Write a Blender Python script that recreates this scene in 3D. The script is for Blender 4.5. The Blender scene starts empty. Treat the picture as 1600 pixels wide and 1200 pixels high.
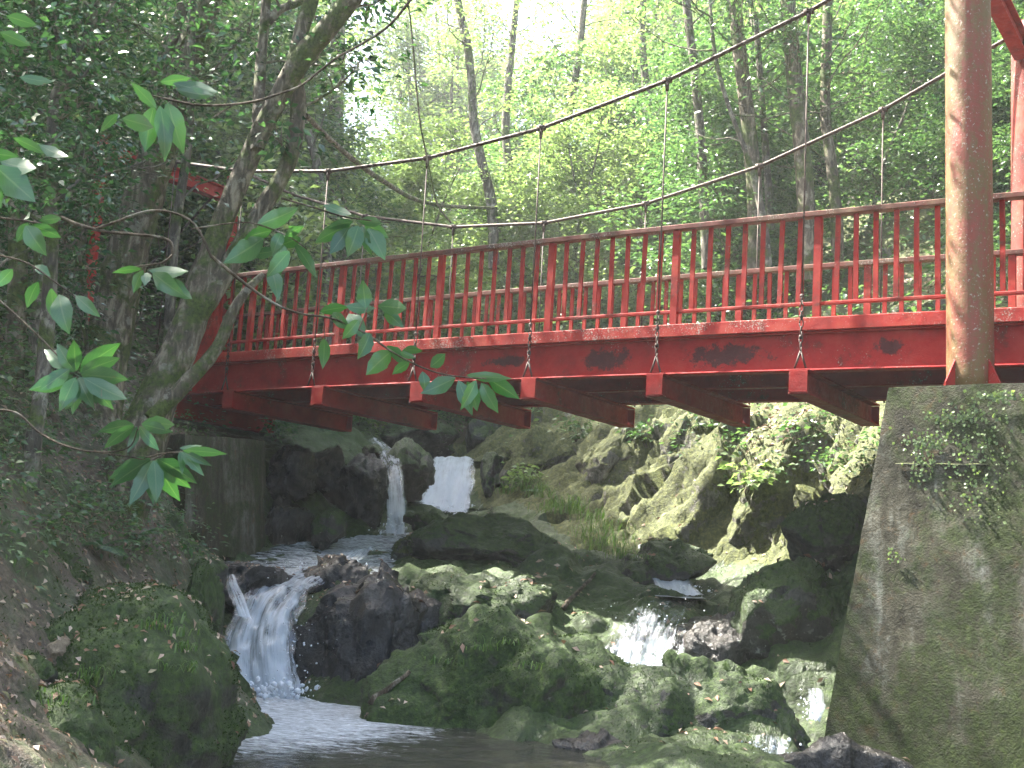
import bpy, math, random
import numpy as np
from mathutils import Vector, noise as mnoise
from mathutils.bvhtree import BVHTree
scene = bpy.context.scene
C = scene.collection
RNG = np.random.default_rng(7)
random.seed(7)

# ------------------------------------------------------------------ camera
FPX, PIT, ROL, YAW = 1915.8, .1507, .0628, .9943      # focal length in px of the 1600 px wide photograph
fw = np.array([0, math.cos(PIT), math.sin(PIT)]); r0 = np.array([1., 0, 0]); u0 = np.cross(r0, fw)
cr = r0*math.cos(ROL) + u0*math.sin(ROL); cu = -r0*math.sin(ROL) + u0*math.cos(ROL)
cam = bpy.data.cameras.new('camera'); camo = bpy.data.objects.new('camera', cam); C.objects.link(camo)
cam.sensor_width = 36.0; cam.lens = 36.0*FPX/1600; cam.clip_start = .05; cam.clip_end = 500
from mathutils import Matrix
camo.matrix_world = Matrix(((cr[0], cu[0], -fw[0], 0), (cr[1], cu[1], -fw[1], 0), (cr[2], cu[2], -fw[2], 0), (0, 0, 0, 1)))
scene.camera = camo

# ------------------------------------------------------------------ light
SUN = Vector((-.54, .26, .80)).normalized()          # direction towards the sun
SUN_EL = math.asin(SUN.z); SUN_AZ = math.atan2(SUN.x, SUN.y)
world = bpy.data.worlds.new("World"); scene.world = world; world.use_nodes = True
nt = world.node_tree; nt.nodes.clear()
wo = nt.nodes.new('ShaderNodeOutputWorld'); bg = nt.nodes.new('ShaderNodeBackground'); sk = nt.nodes.new('ShaderNodeTexSky')
sk.sky_type = 'NISHITA'; sk.sun_disc = False; sk.sun_elevation = SUN_EL; sk.sun_rotation = SUN_AZ
sk.air_density = 1.0; sk.dust_density = 5.0; sk.ozone_density = 1.0
bg.inputs['Strength'].default_value = .10
nt.links.new(sk.outputs[0], bg.inputs[0]); nt.links.new(bg.outputs[0], wo.inputs[0])
sl = bpy.data.lights.new('sun', 'SUN'); sl.energy = 5; sl.angle = math.radians(.5); sl.color = (1, .95, .86)
so = bpy.data.objects.new('sun', sl); C.objects.link(so)
so.rotation_euler = SUN.to_track_quat('Z', 'Y').to_euler(); so.location = (-8, -4, 20)
scene.view_settings.view_transform = 'Standard'; scene.view_settings.look = 'None'
scene.view_settings.exposure = 3.3; scene.view_settings.gamma = 1
scene.render.engine = 'CYCLES'
cy = scene.cycles
cy.use_denoising = True; cy.max_bounces = 7; cy.diffuse_bounces = 4; cy.glossy_bounces = 2; cy.transmission_bounces = 4
cy.transparent_max_bounces = 8; cy.caustics_reflective = False; cy.caustics_refractive = False
cy.sample_clamp_indirect = 8; cy.volume_bounces = 0; cy.volume_step_rate = 4

# ------------------------------------------------------------------ helpers
def ray(x, y): return fw + cr*(x-800)/FPX + cu*(600-y)/FPX
def P(x, y, d):                                          # a point seen at pixel x, y of the photograph, d metres ahead
    v = ray(x, y); return v*d/v[1]

_perm = np.random.default_rng(3).permutation(256); _perm = np.concatenate([_perm, _perm])
_g = np.random.default_rng(4).normal(size=(256, 3)); _g /= np.linalg.norm(_g, axis=1)[:, None]
def perlin(p):
    p = np.asarray(p, float); i = np.floor(p).astype(int); f = p-i; i &= 255
    u = f*f*f*(f*(f*6-15)+10); out = 0
    for dx in (0, 1):
        for dy in (0, 1):
            for dz in (0, 1):
                h = _perm[_perm[_perm[(i[:, 0]+dx) & 255]+((i[:, 1]+dy) & 255)]+((i[:, 2]+dz) & 255)]
                g = _g[h]; d = (f-np.array([dx, dy, dz]))
                w = (u[:, 0] if dx else 1-u[:, 0])*(u[:, 1] if dy else 1-u[:, 1])*(u[:, 2] if dz else 1-u[:, 2])
                out = out + w*(g*d).sum(1)
    return out*1.4
def fbm(p, o=4, g=.5):
    s = 0; a = 1; p = np.asarray(p, float)
    for k in range(o): s = s+a*perlin(p+k*17.3); p = p*2.03; a *= g
    return s
def billow(p, o=3, g=.5):
    s = 0; a = 1; p = np.asarray(p, float)
    for k in range(o): s = s+a*(np.abs(perlin(p+k*11.7))*2-.5); p = p*2.1; a *= g
    return s

_fr = np.random.default_rng(8); _fj = _fr.uniform(.1, .9, (256, 3)); _fn = _fr.normal(size=(256, 3)); _fn /= np.linalg.norm(_fn, axis=1)[:, None]; _fo = _fr.uniform(-1, 1, 256)
def facet(p):
    """broken faces: every cell of a 3D Voronoi pattern tilts its own way"""
    p = np.asarray(p, float); i = np.floor(p).astype(int); best = np.full(len(p), 9.); val = np.zeros(len(p))
    for dx in (-1, 0, 1):
        for dy in (-1, 0, 1):
            for dz in (-1, 0, 1):
                c = i+np.array([dx, dy, dz]); h = _perm[_perm[_perm[c[:, 0] & 255]+(c[:, 1] & 255)]+(c[:, 2] & 255)]
                r = p-(c+_fj[h]); d = (r*r).sum(1); k = d < best; best[k] = d[k]; val[k] = ((r*_fn[h]).sum(1)+.35*_fo[h])[k]
    return val
WL = {}                                                  # world location of every object
def tag(o, label=None, cat=None, group=None, kind=None):
    if label: o['label'] = label
    if cat: o['category'] = cat
    if group: o['group'] = group
    if kind: o['kind'] = kind
    return o
def empty(name, loc, label, cat, group=None):
    o = bpy.data.objects.new(name, None); C.objects.link(o); o.location = loc; WL[o.name] = np.array(loc, float)
    o.empty_display_size = .2
    return tag(o, label, cat, group)
def newmesh(name, verts, faces, mat, smooth=True):
    me = bpy.data.meshes.new(name); verts = np.asarray(verts, float)
    if isinstance(faces, np.ndarray) and faces.ndim == 2:
        nf, k = faces.shape
        me.vertices.add(len(verts)); me.vertices.foreach_set('co', verts.astype(np.float32).ravel())
        me.loops.add(nf*k); me.loops.foreach_set('vertex_index', faces.astype(np.int32).ravel())
        me.polygons.add(nf); me.polygons.foreach_set('loop_start', np.arange(0, nf*k, k, dtype=np.int32))
        me.update(calc_edges=True)
    else:
        me.from_pydata([tuple(v) for v in verts], [], [tuple(int(i) for i in f) for f in faces]); me.update()
    if smooth: me.polygons.foreach_set('use_smooth', np.ones(len(me.polygons), bool))
    me.materials.append(mat); return me
def obj(name, verts, faces, mat, parent=None, smooth=True, origin=None):
    """one mesh object from world-space vertices"""
    verts = np.asarray(verts, float)
    if origin is None: origin = WL[parent.name] if parent is not None else np.array([verts[:, 0].mean(), verts[:, 1].mean(), verts[:, 2].min()])
    me = newmesh(name, verts-origin, faces, mat, smooth)
    o = bpy.data.objects.new(name, me); C.objects.link(o); WL[o.name] = np.array(origin, float)
    if parent is not None: o.parent = parent; o.location = origin-WL[parent.name]
    else: o.location = origin
    return o
def place(name, me, loc, parent, rotz=0.):
    o = bpy.data.objects.new(name, me); C.objects.link(o); o.parent = parent
    o.location = np.asarray(loc)-WL[parent.name]; o.rotation_euler = (0, 0, rotz); WL[o.name] = np.asarray(loc, float); return o
def merge(parts):
    V = []; F = []; n = 0
    for v, f in parts:
        V.append(np.asarray(v, float)); F += [tuple(i+n for i in q) for q in f]; n += len(v)
    return np.concatenate(V), F
def boxg(x0, x1, y0, y1, z0, z1, bev=0.):
    if bev <= 0:
        v = [(x, y, z) for z in (z0, z1) for y in (y0, y1) for x in (x0, x1)]
        return v, [(0, 2, 3, 1), (4, 5, 7, 6), (0, 1, 5, 4), (2, 6, 7, 3), (0, 4, 6, 2), (1, 3, 7, 5)]
    # chamfered along x (long axis)
    b = bev; prof = [(y0+b, z0), (y1-b, z0), (y1, z0+b), (y1, z1-b), (y1-b, z1), (y0+b, z1), (y0, z1-b), (y0, z0+b)]
    v = [(x0, y, z) for y, z in prof]+[(x1, y, z) for y, z in prof]
    f = [(i, (i+1) % 8, 8+(i+1) % 8, 8+i) for i in range(8)]
    return v, [tuple(reversed(q)) for q in f]+[tuple(range(8)), tuple(range(15, 7, -1))]
def tube(path, rad, n=10, bark=0., seed=0, cap=True, lobes=0, twist=0., sub=0):
    """tapered tube along a path"""
    path = np.asarray(path, float); rad = np.asarray(rad, float)*np.ones(len(path))
    if sub:
        t = np.arange(len(path)); tt = np.linspace(0, len(path)-1, (len(path)-1)*sub+1)
        def cr_(a):
            out = []
            for x in tt:
                i = min(int(x), len(path)-2); u = x-i
                p0 = a[max(i-1, 0)]; p1 = a[i]; p2 = a[i+1]; p3 = a[min(i+2, len(path)-1)]
                out.append(.5*((2*p1)+(-p0+p2)*u+(2*p0-5*p1+4*p2-p3)*u*u+(-p0+3*p1-3*p2+p3)*u**3))
            return np.array(out)
        path, rad = cr_(path), cr_(rad)
    T = np.gradient(path, axis=0); T /= np.linalg.norm(T, axis=1)[:, None]+1e-9
    ref = np.array([.31, .12, .94]) if abs(T[0, 2]) < .8 else np.array([.9, .3, .1])
    A = np.cross(T, ref); A /= np.linalg.norm(A, axis=1)[:, None]+1e-9; B = np.cross(T, A)
    th = np.linspace(0, 2*math.pi, n, endpoint=False); s = np.concatenate([[0], np.cumsum(np.linalg.norm(np.diff(path, axis=0), axis=1))])
    R = rad[:, None]*np.ones(n)[None]
    if lobes: R = R*(1+.16*np.cos(lobes*(th[None]-twist*s[:, None])))
    V = path[:, None]+R[..., None]*(np.cos(th)[None, :, None]*A[:, None]+np.sin(th)[None, :, None]*B[:, None])
    V = V.reshape(-1, 3)
    if bark:
        N = (V.reshape(len(path), n, 3)-path[:, None]).reshape(-1, 3)
        q = V*np.array([1, 1, .35])
        k = .55*fbm(q*3.1+seed, 3)+.45*billow(q*11+seed, 2)
        V = V+N*(bark*k)[:, None]
    F = []
    m = len(path)
    i = np.arange(m-1)[:, None]*n; j = np.arange(n)[None]; j2 = (j+1) % n
    F = np.stack([i+j, i+j2, i+n+j2, i+n+j], -1).reshape(-1, 4)
    F = [tuple(x) for x in F]
    if cap: F += [tuple(range(n-1, -1, -1)), tuple(range((m-1)*n, m*n))]
    return V, F

# ------------------------------------------------------------------ materials
def mat(name):
    m = bpy.data.materials.new(name); m.use_nodes = True; t = m.node_tree; t.nodes.clear()
    o = t.nodes.new('ShaderNodeOutputMaterial'); return m, t, o
class N:
    def __init__(s, t): s.t = t
    def __call__(s, typ, ins=None, **kw):
        n = s.t.nodes.new('ShaderNode'+typ)
        for k, v in kw.items(): setattr(n, k, v)
        for k, v in (ins or {}).items():
            sock = n.inputs[k]
            if hasattr(v, 'is_output') or isinstance(v, bpy.types.NodeSocket): s.t.links.new(v, sock)
            else: sock.default_value = v
        return n
    def ramp(s, fac, stops, interp='LINEAR'):
        n = s('ValToRGB', {'Fac': fac}); n.color_ramp.interpolation = interp
        e = n.color_ramp.elements
        while len(e) < len(stops): e.new(.5)
        for el, (p, c) in zip(e, stops): el.position = p; el.color = (*c, 1) if not isinstance(c, (int, float)) else (c, c, c, 1)
        return n.outputs[0]
    def noise(s, vec, scale, detail=4, rough=.55, dist=0.):
        return s('TexNoise', {'Vector': vec, 'Scale': scale, 'Detail': detail, 'Roughness': rough, 'Distortion': dist}).outputs['Fac']
    def mix(s, fac, a, b, typ='MIX'):
        n = s('Mix', data_type='RGBA', blend_type=typ)
        for k, v in ((0, fac), (6, a), (7, b)):
            if isinstance(v, bpy.types.NodeSocket): s.t.links.new(v, n.inputs[k])
            else: n.inputs[k].default_value = (*v, 1) if isinstance(v, tuple) else v
        return n.outputs[2]
    def math(s, op, a, b=0., clamp=False):
        n = s('Math', {0: a, 1: b}, operation=op, use_clamp=clamp); return n.outputs[0]
def mapped(g, scale=(1, 1, 1), rot=(0, 0, 0), src='Object'):
    if src == 'Position': v = g('NewGeometry').outputs['Position']
    else: v = g('TexCoord').outputs[src]
    return g('Mapping', {'Vector': v, 'Scale': scale, 'Rotation': rot}).outputs[0]

def rock_material(name, dark, light, moss_amt, moss_col=(.05, .085, .014), rough=.85, wet=0., pale=None, soil=False, lichen=.55):
    m, t, o = mat(name); g = N(t); pos = mapped(g, src='Position')
    n1 = g.noise(pos, 1.3, 6, .62, .4); n2 = g.noise(pos, 6.5, 6, .68, .6)
    st = g.noise(mapped(g, (3.5, 2.2, .7), (.5, .35, .3), 'Position'), 2.6, 6, .62, .5)
    n3 = g.noise(pos, 34, 4, .65)
    f = g.math('ADD', g.math('MULTIPLY', n2, .4), g.math('ADD', g.math('MULTIPLY', st, .35), g.math('MULTIPLY', n3, .25)))
    col = g.ramp(f, [(.36, tuple(c*.55 for c in dark)), (.47, dark), (.56, light), (.68, pale or tuple(c*1.5 for c in light))])
    col = g.mix(g.ramp(n1, [(.42, 0), (.62, 1)]), col, g.mix(.5, col, (.055, .045, .032)))
    li = g.math('MULTIPLY', g.ramp(g.noise(pos, 13, 3, .6, .3), [(.6, 0), (.66, 1)]), g.ramp(n1, [(.45, .0), (.6, lichen)]))
    col = g.mix(li, col, (.34, .36, .30))
    nz = g('SeparateXYZ', {0: g('NewGeometry').outputs['Normal']}).outputs[2]
    mm = g.math('ADD', g.math('MULTIPLY', nz, .5), g.math('ADD', g.math('MULTIPLY', n1, 1.0), g.math('MULTIPLY', n2, .9)))
    mk = g.ramp(mm, [(1.44-moss_amt, 0), (1.66-moss_amt, 1)])
    mc = g.ramp(g.noise(pos, 21, 5, .7), [(.3, tuple(c*.35 for c in moss_col)), (.52, moss_col), (.72, (moss_col[0]*2.1, moss_col[1]*1.9, moss_col[2]*1.8))])
    col = g.mix(mk, col, mc)
    if soil:
        at = g('Attribute', attribute_name='soil').outputs['Fac']
        sc_ = g.ramp(g.noise(pos, 26, 6, .75, .5), [(.3, (.025, .018, .012)), (.5, (.085, .062, .042)), (.64, (.16, .12, .085)), (.75, (.2, .16, .11))])
        sc_ = g.mix(g.ramp(g.noise(pos, 2.2, 5, .7), [(.42, 0), (.58, .85)]), sc_, mc)
        col = g.mix(at, col, sc_)
    b = g('BsdfPrincipled', {'Base Color': col, 'Roughness': rough})
    wetm = g.ramp(g.noise(pos, 2.3, 4, .6), [(.4, max(rough-wet, .12)), (.62, rough)])
    t.links.new(wetm, b.inputs['Roughness']); b.inputs['Specular IOR Level'].default_value = .5
    h = g.math('ADD', g.math('MULTIPLY', n2, .5), g.math('ADD', g.math('MULTIPLY', n3, .22), g.math('MULTIPLY', st, .5)))
    h = g.math('ADD', h, g.math('MULTIPLY', g.math('MULTIPLY', mk, g.noise(pos, 90, 3, .7)), .12))
    bp = g('Bump', {'Height': h, 'Strength': .9, 'Distance': .09})
    t.links.new(bp.outputs[0], b.inputs['Normal']); t.links.new(b.outputs[0], o.inputs[0]); return m

def leaf_material(name, cols, trans=.42, rough=.38, spec=.5, tcol=None, veins=False):
    m, t, o = mat(name); g = N(t)
    rnd = g('NewGeometry').outputs['Random Per Island']
    pos = mapped(g, src='Position')
    k = g.math('ADD', g.math('MULTIPLY', rnd, .7), g.math('MULTIPLY', g.noise(pos, 1.1, 2), .3))
    col = g.ramp(k, [(.1+.8*i/(len(cols)-1), c) for i, c in enumerate(cols)])
    if veins:
        uv = g('SeparateXYZ', {0: g('UVMap').outputs[0]}); ax = g.math('ABSOLUTE', g.math('SUBTRACT', uv.outputs[0], .5))
        mid = g.ramp(ax, [(.02, 1), (.05, 0)]); sv = g.math('FRACT', g.math('SUBTRACT', g.math('MULTIPLY', uv.outputs[1], 9.), g.math('MULTIPLY', ax, 5.)))
        vein = g.math('MAXIMUM', mid, g.math('MULTIPLY', g.ramp(sv, [(.0, .55), (.12, 0), (.9, 0), (1., .5)]), .6))
        col = g.mix(g.math('MULTIPLY', vein, .55), col, (.13, .19, .09)); n_ = g.noise(pos, 38, 4, .7)
        col = g.mix(g.ramp(n_, [(.66, 0), (.70, .8)]), col, (.12, .10, .05))
    tc = g.mix(1., col, tcol or (1.4, 1.6, .9), 'MULTIPLY')
    b = g('BsdfPrincipled', {'Base Color': col, 'Roughness': rough, 'Specular IOR Level': spec})
    tr = g('BsdfTranslucent', {'Color': tc})
    mx = g('MixShader', {0: trans, 1: b.outputs[0], 2: tr.outputs[0]})
    t.links.new(mx.outputs[0], o.inputs[0]); return m

def bark_material(name, dark, light, moss=.5, pale=0.):
    m, t, o = mat(name); g = N(t)
    v = mapped(g, (1, 1, .28), src='Position'); pos = mapped(g, src='Position')
    n1 = g.noise(v, 16, 6, .65, .4); n2 = g.noise(pos, 3.2, 5, .65)
    col = g.ramp(n1, [(.34, tuple(c*.4 for c in dark)), (.5, dark), (.62, light)])
    col = g.mix(g.ramp(g.noise(pos, 9, 4, .6), [(.58, 0), (.64, .45+pale)]), col, (.33, .32, .26))
    mk = g.ramp(n2, [(.60-moss*.25, 0), (.68-moss*.2, .9)])
    mc = g.ramp(g.noise(pos, 28, 4, .7), [(.35, (.02, .034, .007)), (.6, (.075, .11, .02))])
    col = g.mix(mk, col, mc)
    b = g('BsdfPrincipled', {'Base Color': col, 'Roughness': .88, 'Specular IOR Level': .25})
    bp = g('Bump', {'Height': g.math('ADD', n1, g.math('MULTIPLY', g.noise(pos, 60, 3, .7), .4)), 'Strength': .9, 'Distance': .03})
    t.links.new(bp.outputs[0], b.inputs['Normal']); t.links.new(b.outputs[0], o.inputs[0]); return m

def paint_material(name, base, wear=.5, lichen=.35, blot=(), grime=(.05, .035, .025)):
    m, t, o = mat(name); g = N(t); pos = mapped(g, src='Position')
    n1 = g.noise(pos, 2.1, 6, .65, .3); n2 = g.noise(pos, 15, 5, .7, .2); n3 = g.noise(pos, 55, 3, .7)
    col = g.ramp(g.noise(pos, 4.0, 5, .6), [(.3, tuple(c*.62 for c in base)), (.5, base), (.72, (base[0]*1.15, base[1]*2.6, base[2]*2.0))])
    col = g.mix(g.ramp(g.math('ADD', g.math('MULTIPLY', n1, .55), g.math('MULTIPLY', n2, .45)), [(.62-.16*wear, 0), (.72-.12*wear, .75)]), col, grime)
    col = g.mix(g.ramp(g.math('ADD', g.math('MULTIPLY', n3, .55), g.math('MULTIPLY', n1, .45)), [(.63-.16*lichen, 0), (.68-.16*lichen, .8)]), col, (.34, .32, .27))
    for (c, sx, sz) in blot:                              # old soot-dark patches of mould on the girder
        d = g('VectorMath', {0: g('VectorMath', {0: pos, 1: tuple(c)}, operation='SUBTRACT').outputs[0], 1: (1/sx, 1/sx, 1/sz)}, operation='MULTIPLY')
        ln = g('VectorMath', {0: d.outputs[0]}, operation='LENGTH').outputs['Value']
        f = g.math('ADD', ln, g.math('MULTIPLY', g.math('SUBTRACT', g.noise(pos, 9, 5, .75), .5), 3.2))
        col = g.mix(g.ramp(f, [(.72, .85), (1.0, 0)]), col, (.03, .012, .012))
    b = g('BsdfPrincipled', {'Base Color': col, 'Roughness': g.ramp(n2, [(.35, .55), (.6, .85)]), 'Specular IOR Level': .25})
    bp = g('Bump', {'Height': g.math('ADD', g.math('MULTIPLY', n3, .5), n2), 'Strength': .35, 'Distance': .012})
    t.links.new(bp.outputs[0], b.inputs['Normal']); t.links.new(b.outputs[0], o.inputs[0]); return m

# bridge frame: a runs along the bridge to its far (left) end, n across to its far side, both from the post nearest the right tower
Ba = np.array([-math.sin(YAW), math.cos(YAW), 0]); Bn = np.array([math.cos(YAW), math.sin(YAW), 0]); B0 = np.array([2.8534, 11.458, 2.5382])
SP = 1.5
def camber(i): return .045*(1-((i-2.5)/4.)**2)
def BR(i, w, h): return B0+Ba*SP*i+Bn*w+np.array([0, 0, h+camber(i)])
RED = (.27, .011, .009)
M = {}
blots = [(BR(.62, 0, -.33), .42, .12), (BR(1.52, 0, -.33), .30, .12), (BR(-.45, 0, -.30), .15, .09), (BR(2.35, 0, -.3), .3, .06)]
M['red'] = paint_material('red_paint', RED, .45, .12)
M['girder'] = paint_material('girder_paint', (.30, .010, .010), .55, .2, blots)
M['curb'] = paint_material('curb_paint', (.33, .024, .018), .6, .45)
M['rail'] = paint_material('rail_paint', (.28, .014, .010), .7, .12)
M['toprail'] = paint_material('weathered_rail', (.13, .04, .03), .9, .35, grime=(.075, .06, .045))
M['deck'] = paint_material('deck_planks', (.12, .08, .06), .9, .3)
M['beam'] = paint_material('beam_paint', (.25, .014, .012), .5, .1)
def tower_material():
    m, t, o = mat('tower_paint'); g = N(t); pos = mapped(g, (1, 1, .3), src='Position'); p1 = mapped(g, src='Position')
    n1 = g.noise(pos, 4.5, 6, .68, .5); n2 = g.noise(p1, 26, 5, .7)
    k = g.math('ADD', g.math('MULTIPLY', n1, .65), g.math('MULTIPLY', n2, .35))
    col = g.ramp(k, [(.34, (.22, .035, .022)), (.46, (.17, .045, .024)), (.54, (.13, .07, .024)), (.66, (.10, .078, .024))])
    col = g.mix(g.ramp(g.noise(p1, 40, 3, .6), [(.62, 0), (.68, .6)]), col, (.34, .34, .28))
    b = g('BsdfPrincipled', {'Base Color': col, 'Roughness': .6, 'Specular IOR Level': .35})
    bp = g('Bump', {'Height': g.math('ADD', k, n2), 'Strength': .4, 'Distance': .01}); t.links.new(bp.outputs[0], b.inputs['Normal'])
    t.links.new(b.outputs[0], o.inputs[0]); return m
M['tower'] = tower_material(); M['tower_far'] = paint_material('far_tower_paint', (.20, .03, .022), .8, .35)
def iron_material():
    m, t, o = mat('rusty_iron'); g = N(t); p = mapped(g, src='Position'); n = g.noise(p, 40, 4, .7)
    col = g.ramp(n, [(.35, (.018, .012, .009)), (.55, (.055, .032, .022)), (.70, (.12, .075, .055))])
    b = g('BsdfPrincipled', {'Base Color': col, 'Roughness': .7, 'Metallic': .2}); t.links.new(b.outputs[0], o.inputs[0]); return m
M['iron'] = iron_material()
def concrete_material():
    m, t, o = mat('mossy_concrete'); g = N(t); pos = mapped(g, src='Position'); vs = mapped(g, (1, 1, .22), src='Position')
    n1 = g.noise(pos, 1.6, 6, .68, .4); n2 = g.noise(pos, 11, 6, .72, .3); v = g.noise(vs, 3.4, 6, .66, .5); n3 = g.noise(pos, 60, 3, .7)
    f = g.math('ADD', g.math('MULTIPLY', v, .5), g.math('ADD', g.math('MULTIPLY', n2, .35), g.math('MULTIPLY', n3, .15)))
    col = g.ramp(f, [(.35, (.016, .015, .010)), (.45, (.040, .037, .024)), (.51, (.070, .066, .046)), (.575, (.15, .15, .125)), (.66, (.28, .29, .25))])
    col = g.mix(g.ramp(g.noise(pos, 7.5, 5, .75, .6), [(.56, 0), (.66, .45)]), col, (.12, .060, .018))
    z = g('SeparateXYZ', {0: g('NewGeometry').outputs['Position']}).outputs[2]
    zz = g.ramp(g.math('ADD', g.math('MULTIPLY', z, .25), .45), [(.0, .35), (.22, .12), (.55, -.0), (1., .1)])
    mk = g.ramp(g.math('ADD', g.math('ADD', g.math('MULTIPLY', n1, .6), g.math('MULTIPLY', n2, .4)), g.math('MULTIPLY', zz, .45)), [(.47, 0), (.58, .92)])
    mc = g.ramp(g.noise(pos, 24, 5, .7), [(.3, (.012, .018, .005)), (.55, (.03, .045, .010)), (.72, (.06, .085, .02))])
    col = g.mix(mk, col, mc)
    b = g('BsdfPrincipled', {'Base Color': col, 'Roughness': .9, 'Specular IOR Level': .25})
    bp = g('Bump', {'Height': g.math('ADD', n2, g.math('MULTIPLY', n3, .6)), 'Strength': .8, 'Distance': .025}); t.links.new(bp.outputs[0], b.inputs['Normal'])
    t.links.new(b.outputs[0], o.inputs[0]); return m
M['concrete'] = concrete_material()
M['rockbed'] = rock_material('stream_rock', (.024, .025, .021), (.056, .057, .048), .47, (.028, .052, .009), wet=.5, soil=True, pale=(.10, .10, .08))
M['boulder'] = rock_material('boulder_rock', (.026, .027, .023), (.060, .060, .050), .47, (.028, .052, .009), wet=.45, pale=(.11, .11, .09))
M['mossy'] = rock_material('mossy_rock', (.026, .027, .02), (.06, .06, .045), .64, (.030, .056, .008), wet=.1)
M['wet'] = rock_material('wet_rock', (.012, .012, .012), (.034, .034, .033), .30, (.03, .05, .012), wet=.62, rough=.55, pale=(.05, .05, .048), lichen=.08)
M['pale'] = rock_material('pale_rock', (.17, .13, .085), (.28, .22, .14), -.1)
M['cliff'] = rock_material('cliff_rock', (.085, .085, .068), (.18, .175, .145), .50, (.070, .082, .024), pale=(.36, .35, .30))
M['soil'] = rock_material('forest_soil', (.05, .04, .028), (.11, .09, .06), .25, soil=True)
M['bark'] = bark_material('mossy_bark', (.105, .088, .062), (.26, .225, .165), .5)
M['bark2'] = bark_material('grey_bark', (.085, .075, .06), (.22, .20, .16), .35, .2)
M['twig'] = bark_material('twig_bark', (.06, .045, .03), (.15, .12, .085), .0)
M['leaf'] = leaf_material('forest_leaf', [(.030, .068, .030), (.05, .105, .046), (.078, .14, .058), (.115, .18, .075)], .4, .33, .6, (1.35, 1.5, .8))
M['leafb'] = leaf_material('bright_leaf', [(.10, .16, .07), (.15, .22, .09), (.21, .28, .125)], .5, .35, .6, (1.4, 1.45, .85))  # paler greens put sunlit background glow into the colour; also light green shrubs
M['leafd'] = leaf_material('evergreen_leaf', [(.018, .05, .024), (.03, .08, .036), (.045, .11, .045), (.08, .16, .06)], .28, .25, .8)
M['leafbig'] = leaf_material('broad_leaf', [(.025, .08, .032), (.04, .105, .042), (.06, .14, .05)], .25, .28, .6, (1.3, 1.7, .7), True)
M['litter'] = leaf_material('fallen_leaf', [(.10, .05, .03), (.2, .11, .065), (.30, .21, .15), (.42, .33, .26), (.12, .14, .03)], .1, .6, .3, (1., 1., 1.))
M['mossleaf'] = leaf_material('moss_tips', [(.014, .030, .005), (.026, .050, .008), (.042, .072, .013)], .3, .6, .2)
M['grass'] = leaf_material('grass_blade', [(.035, .08, .014), (.065, .13, .025), (.11, .17, .04)], .4, .45)

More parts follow.
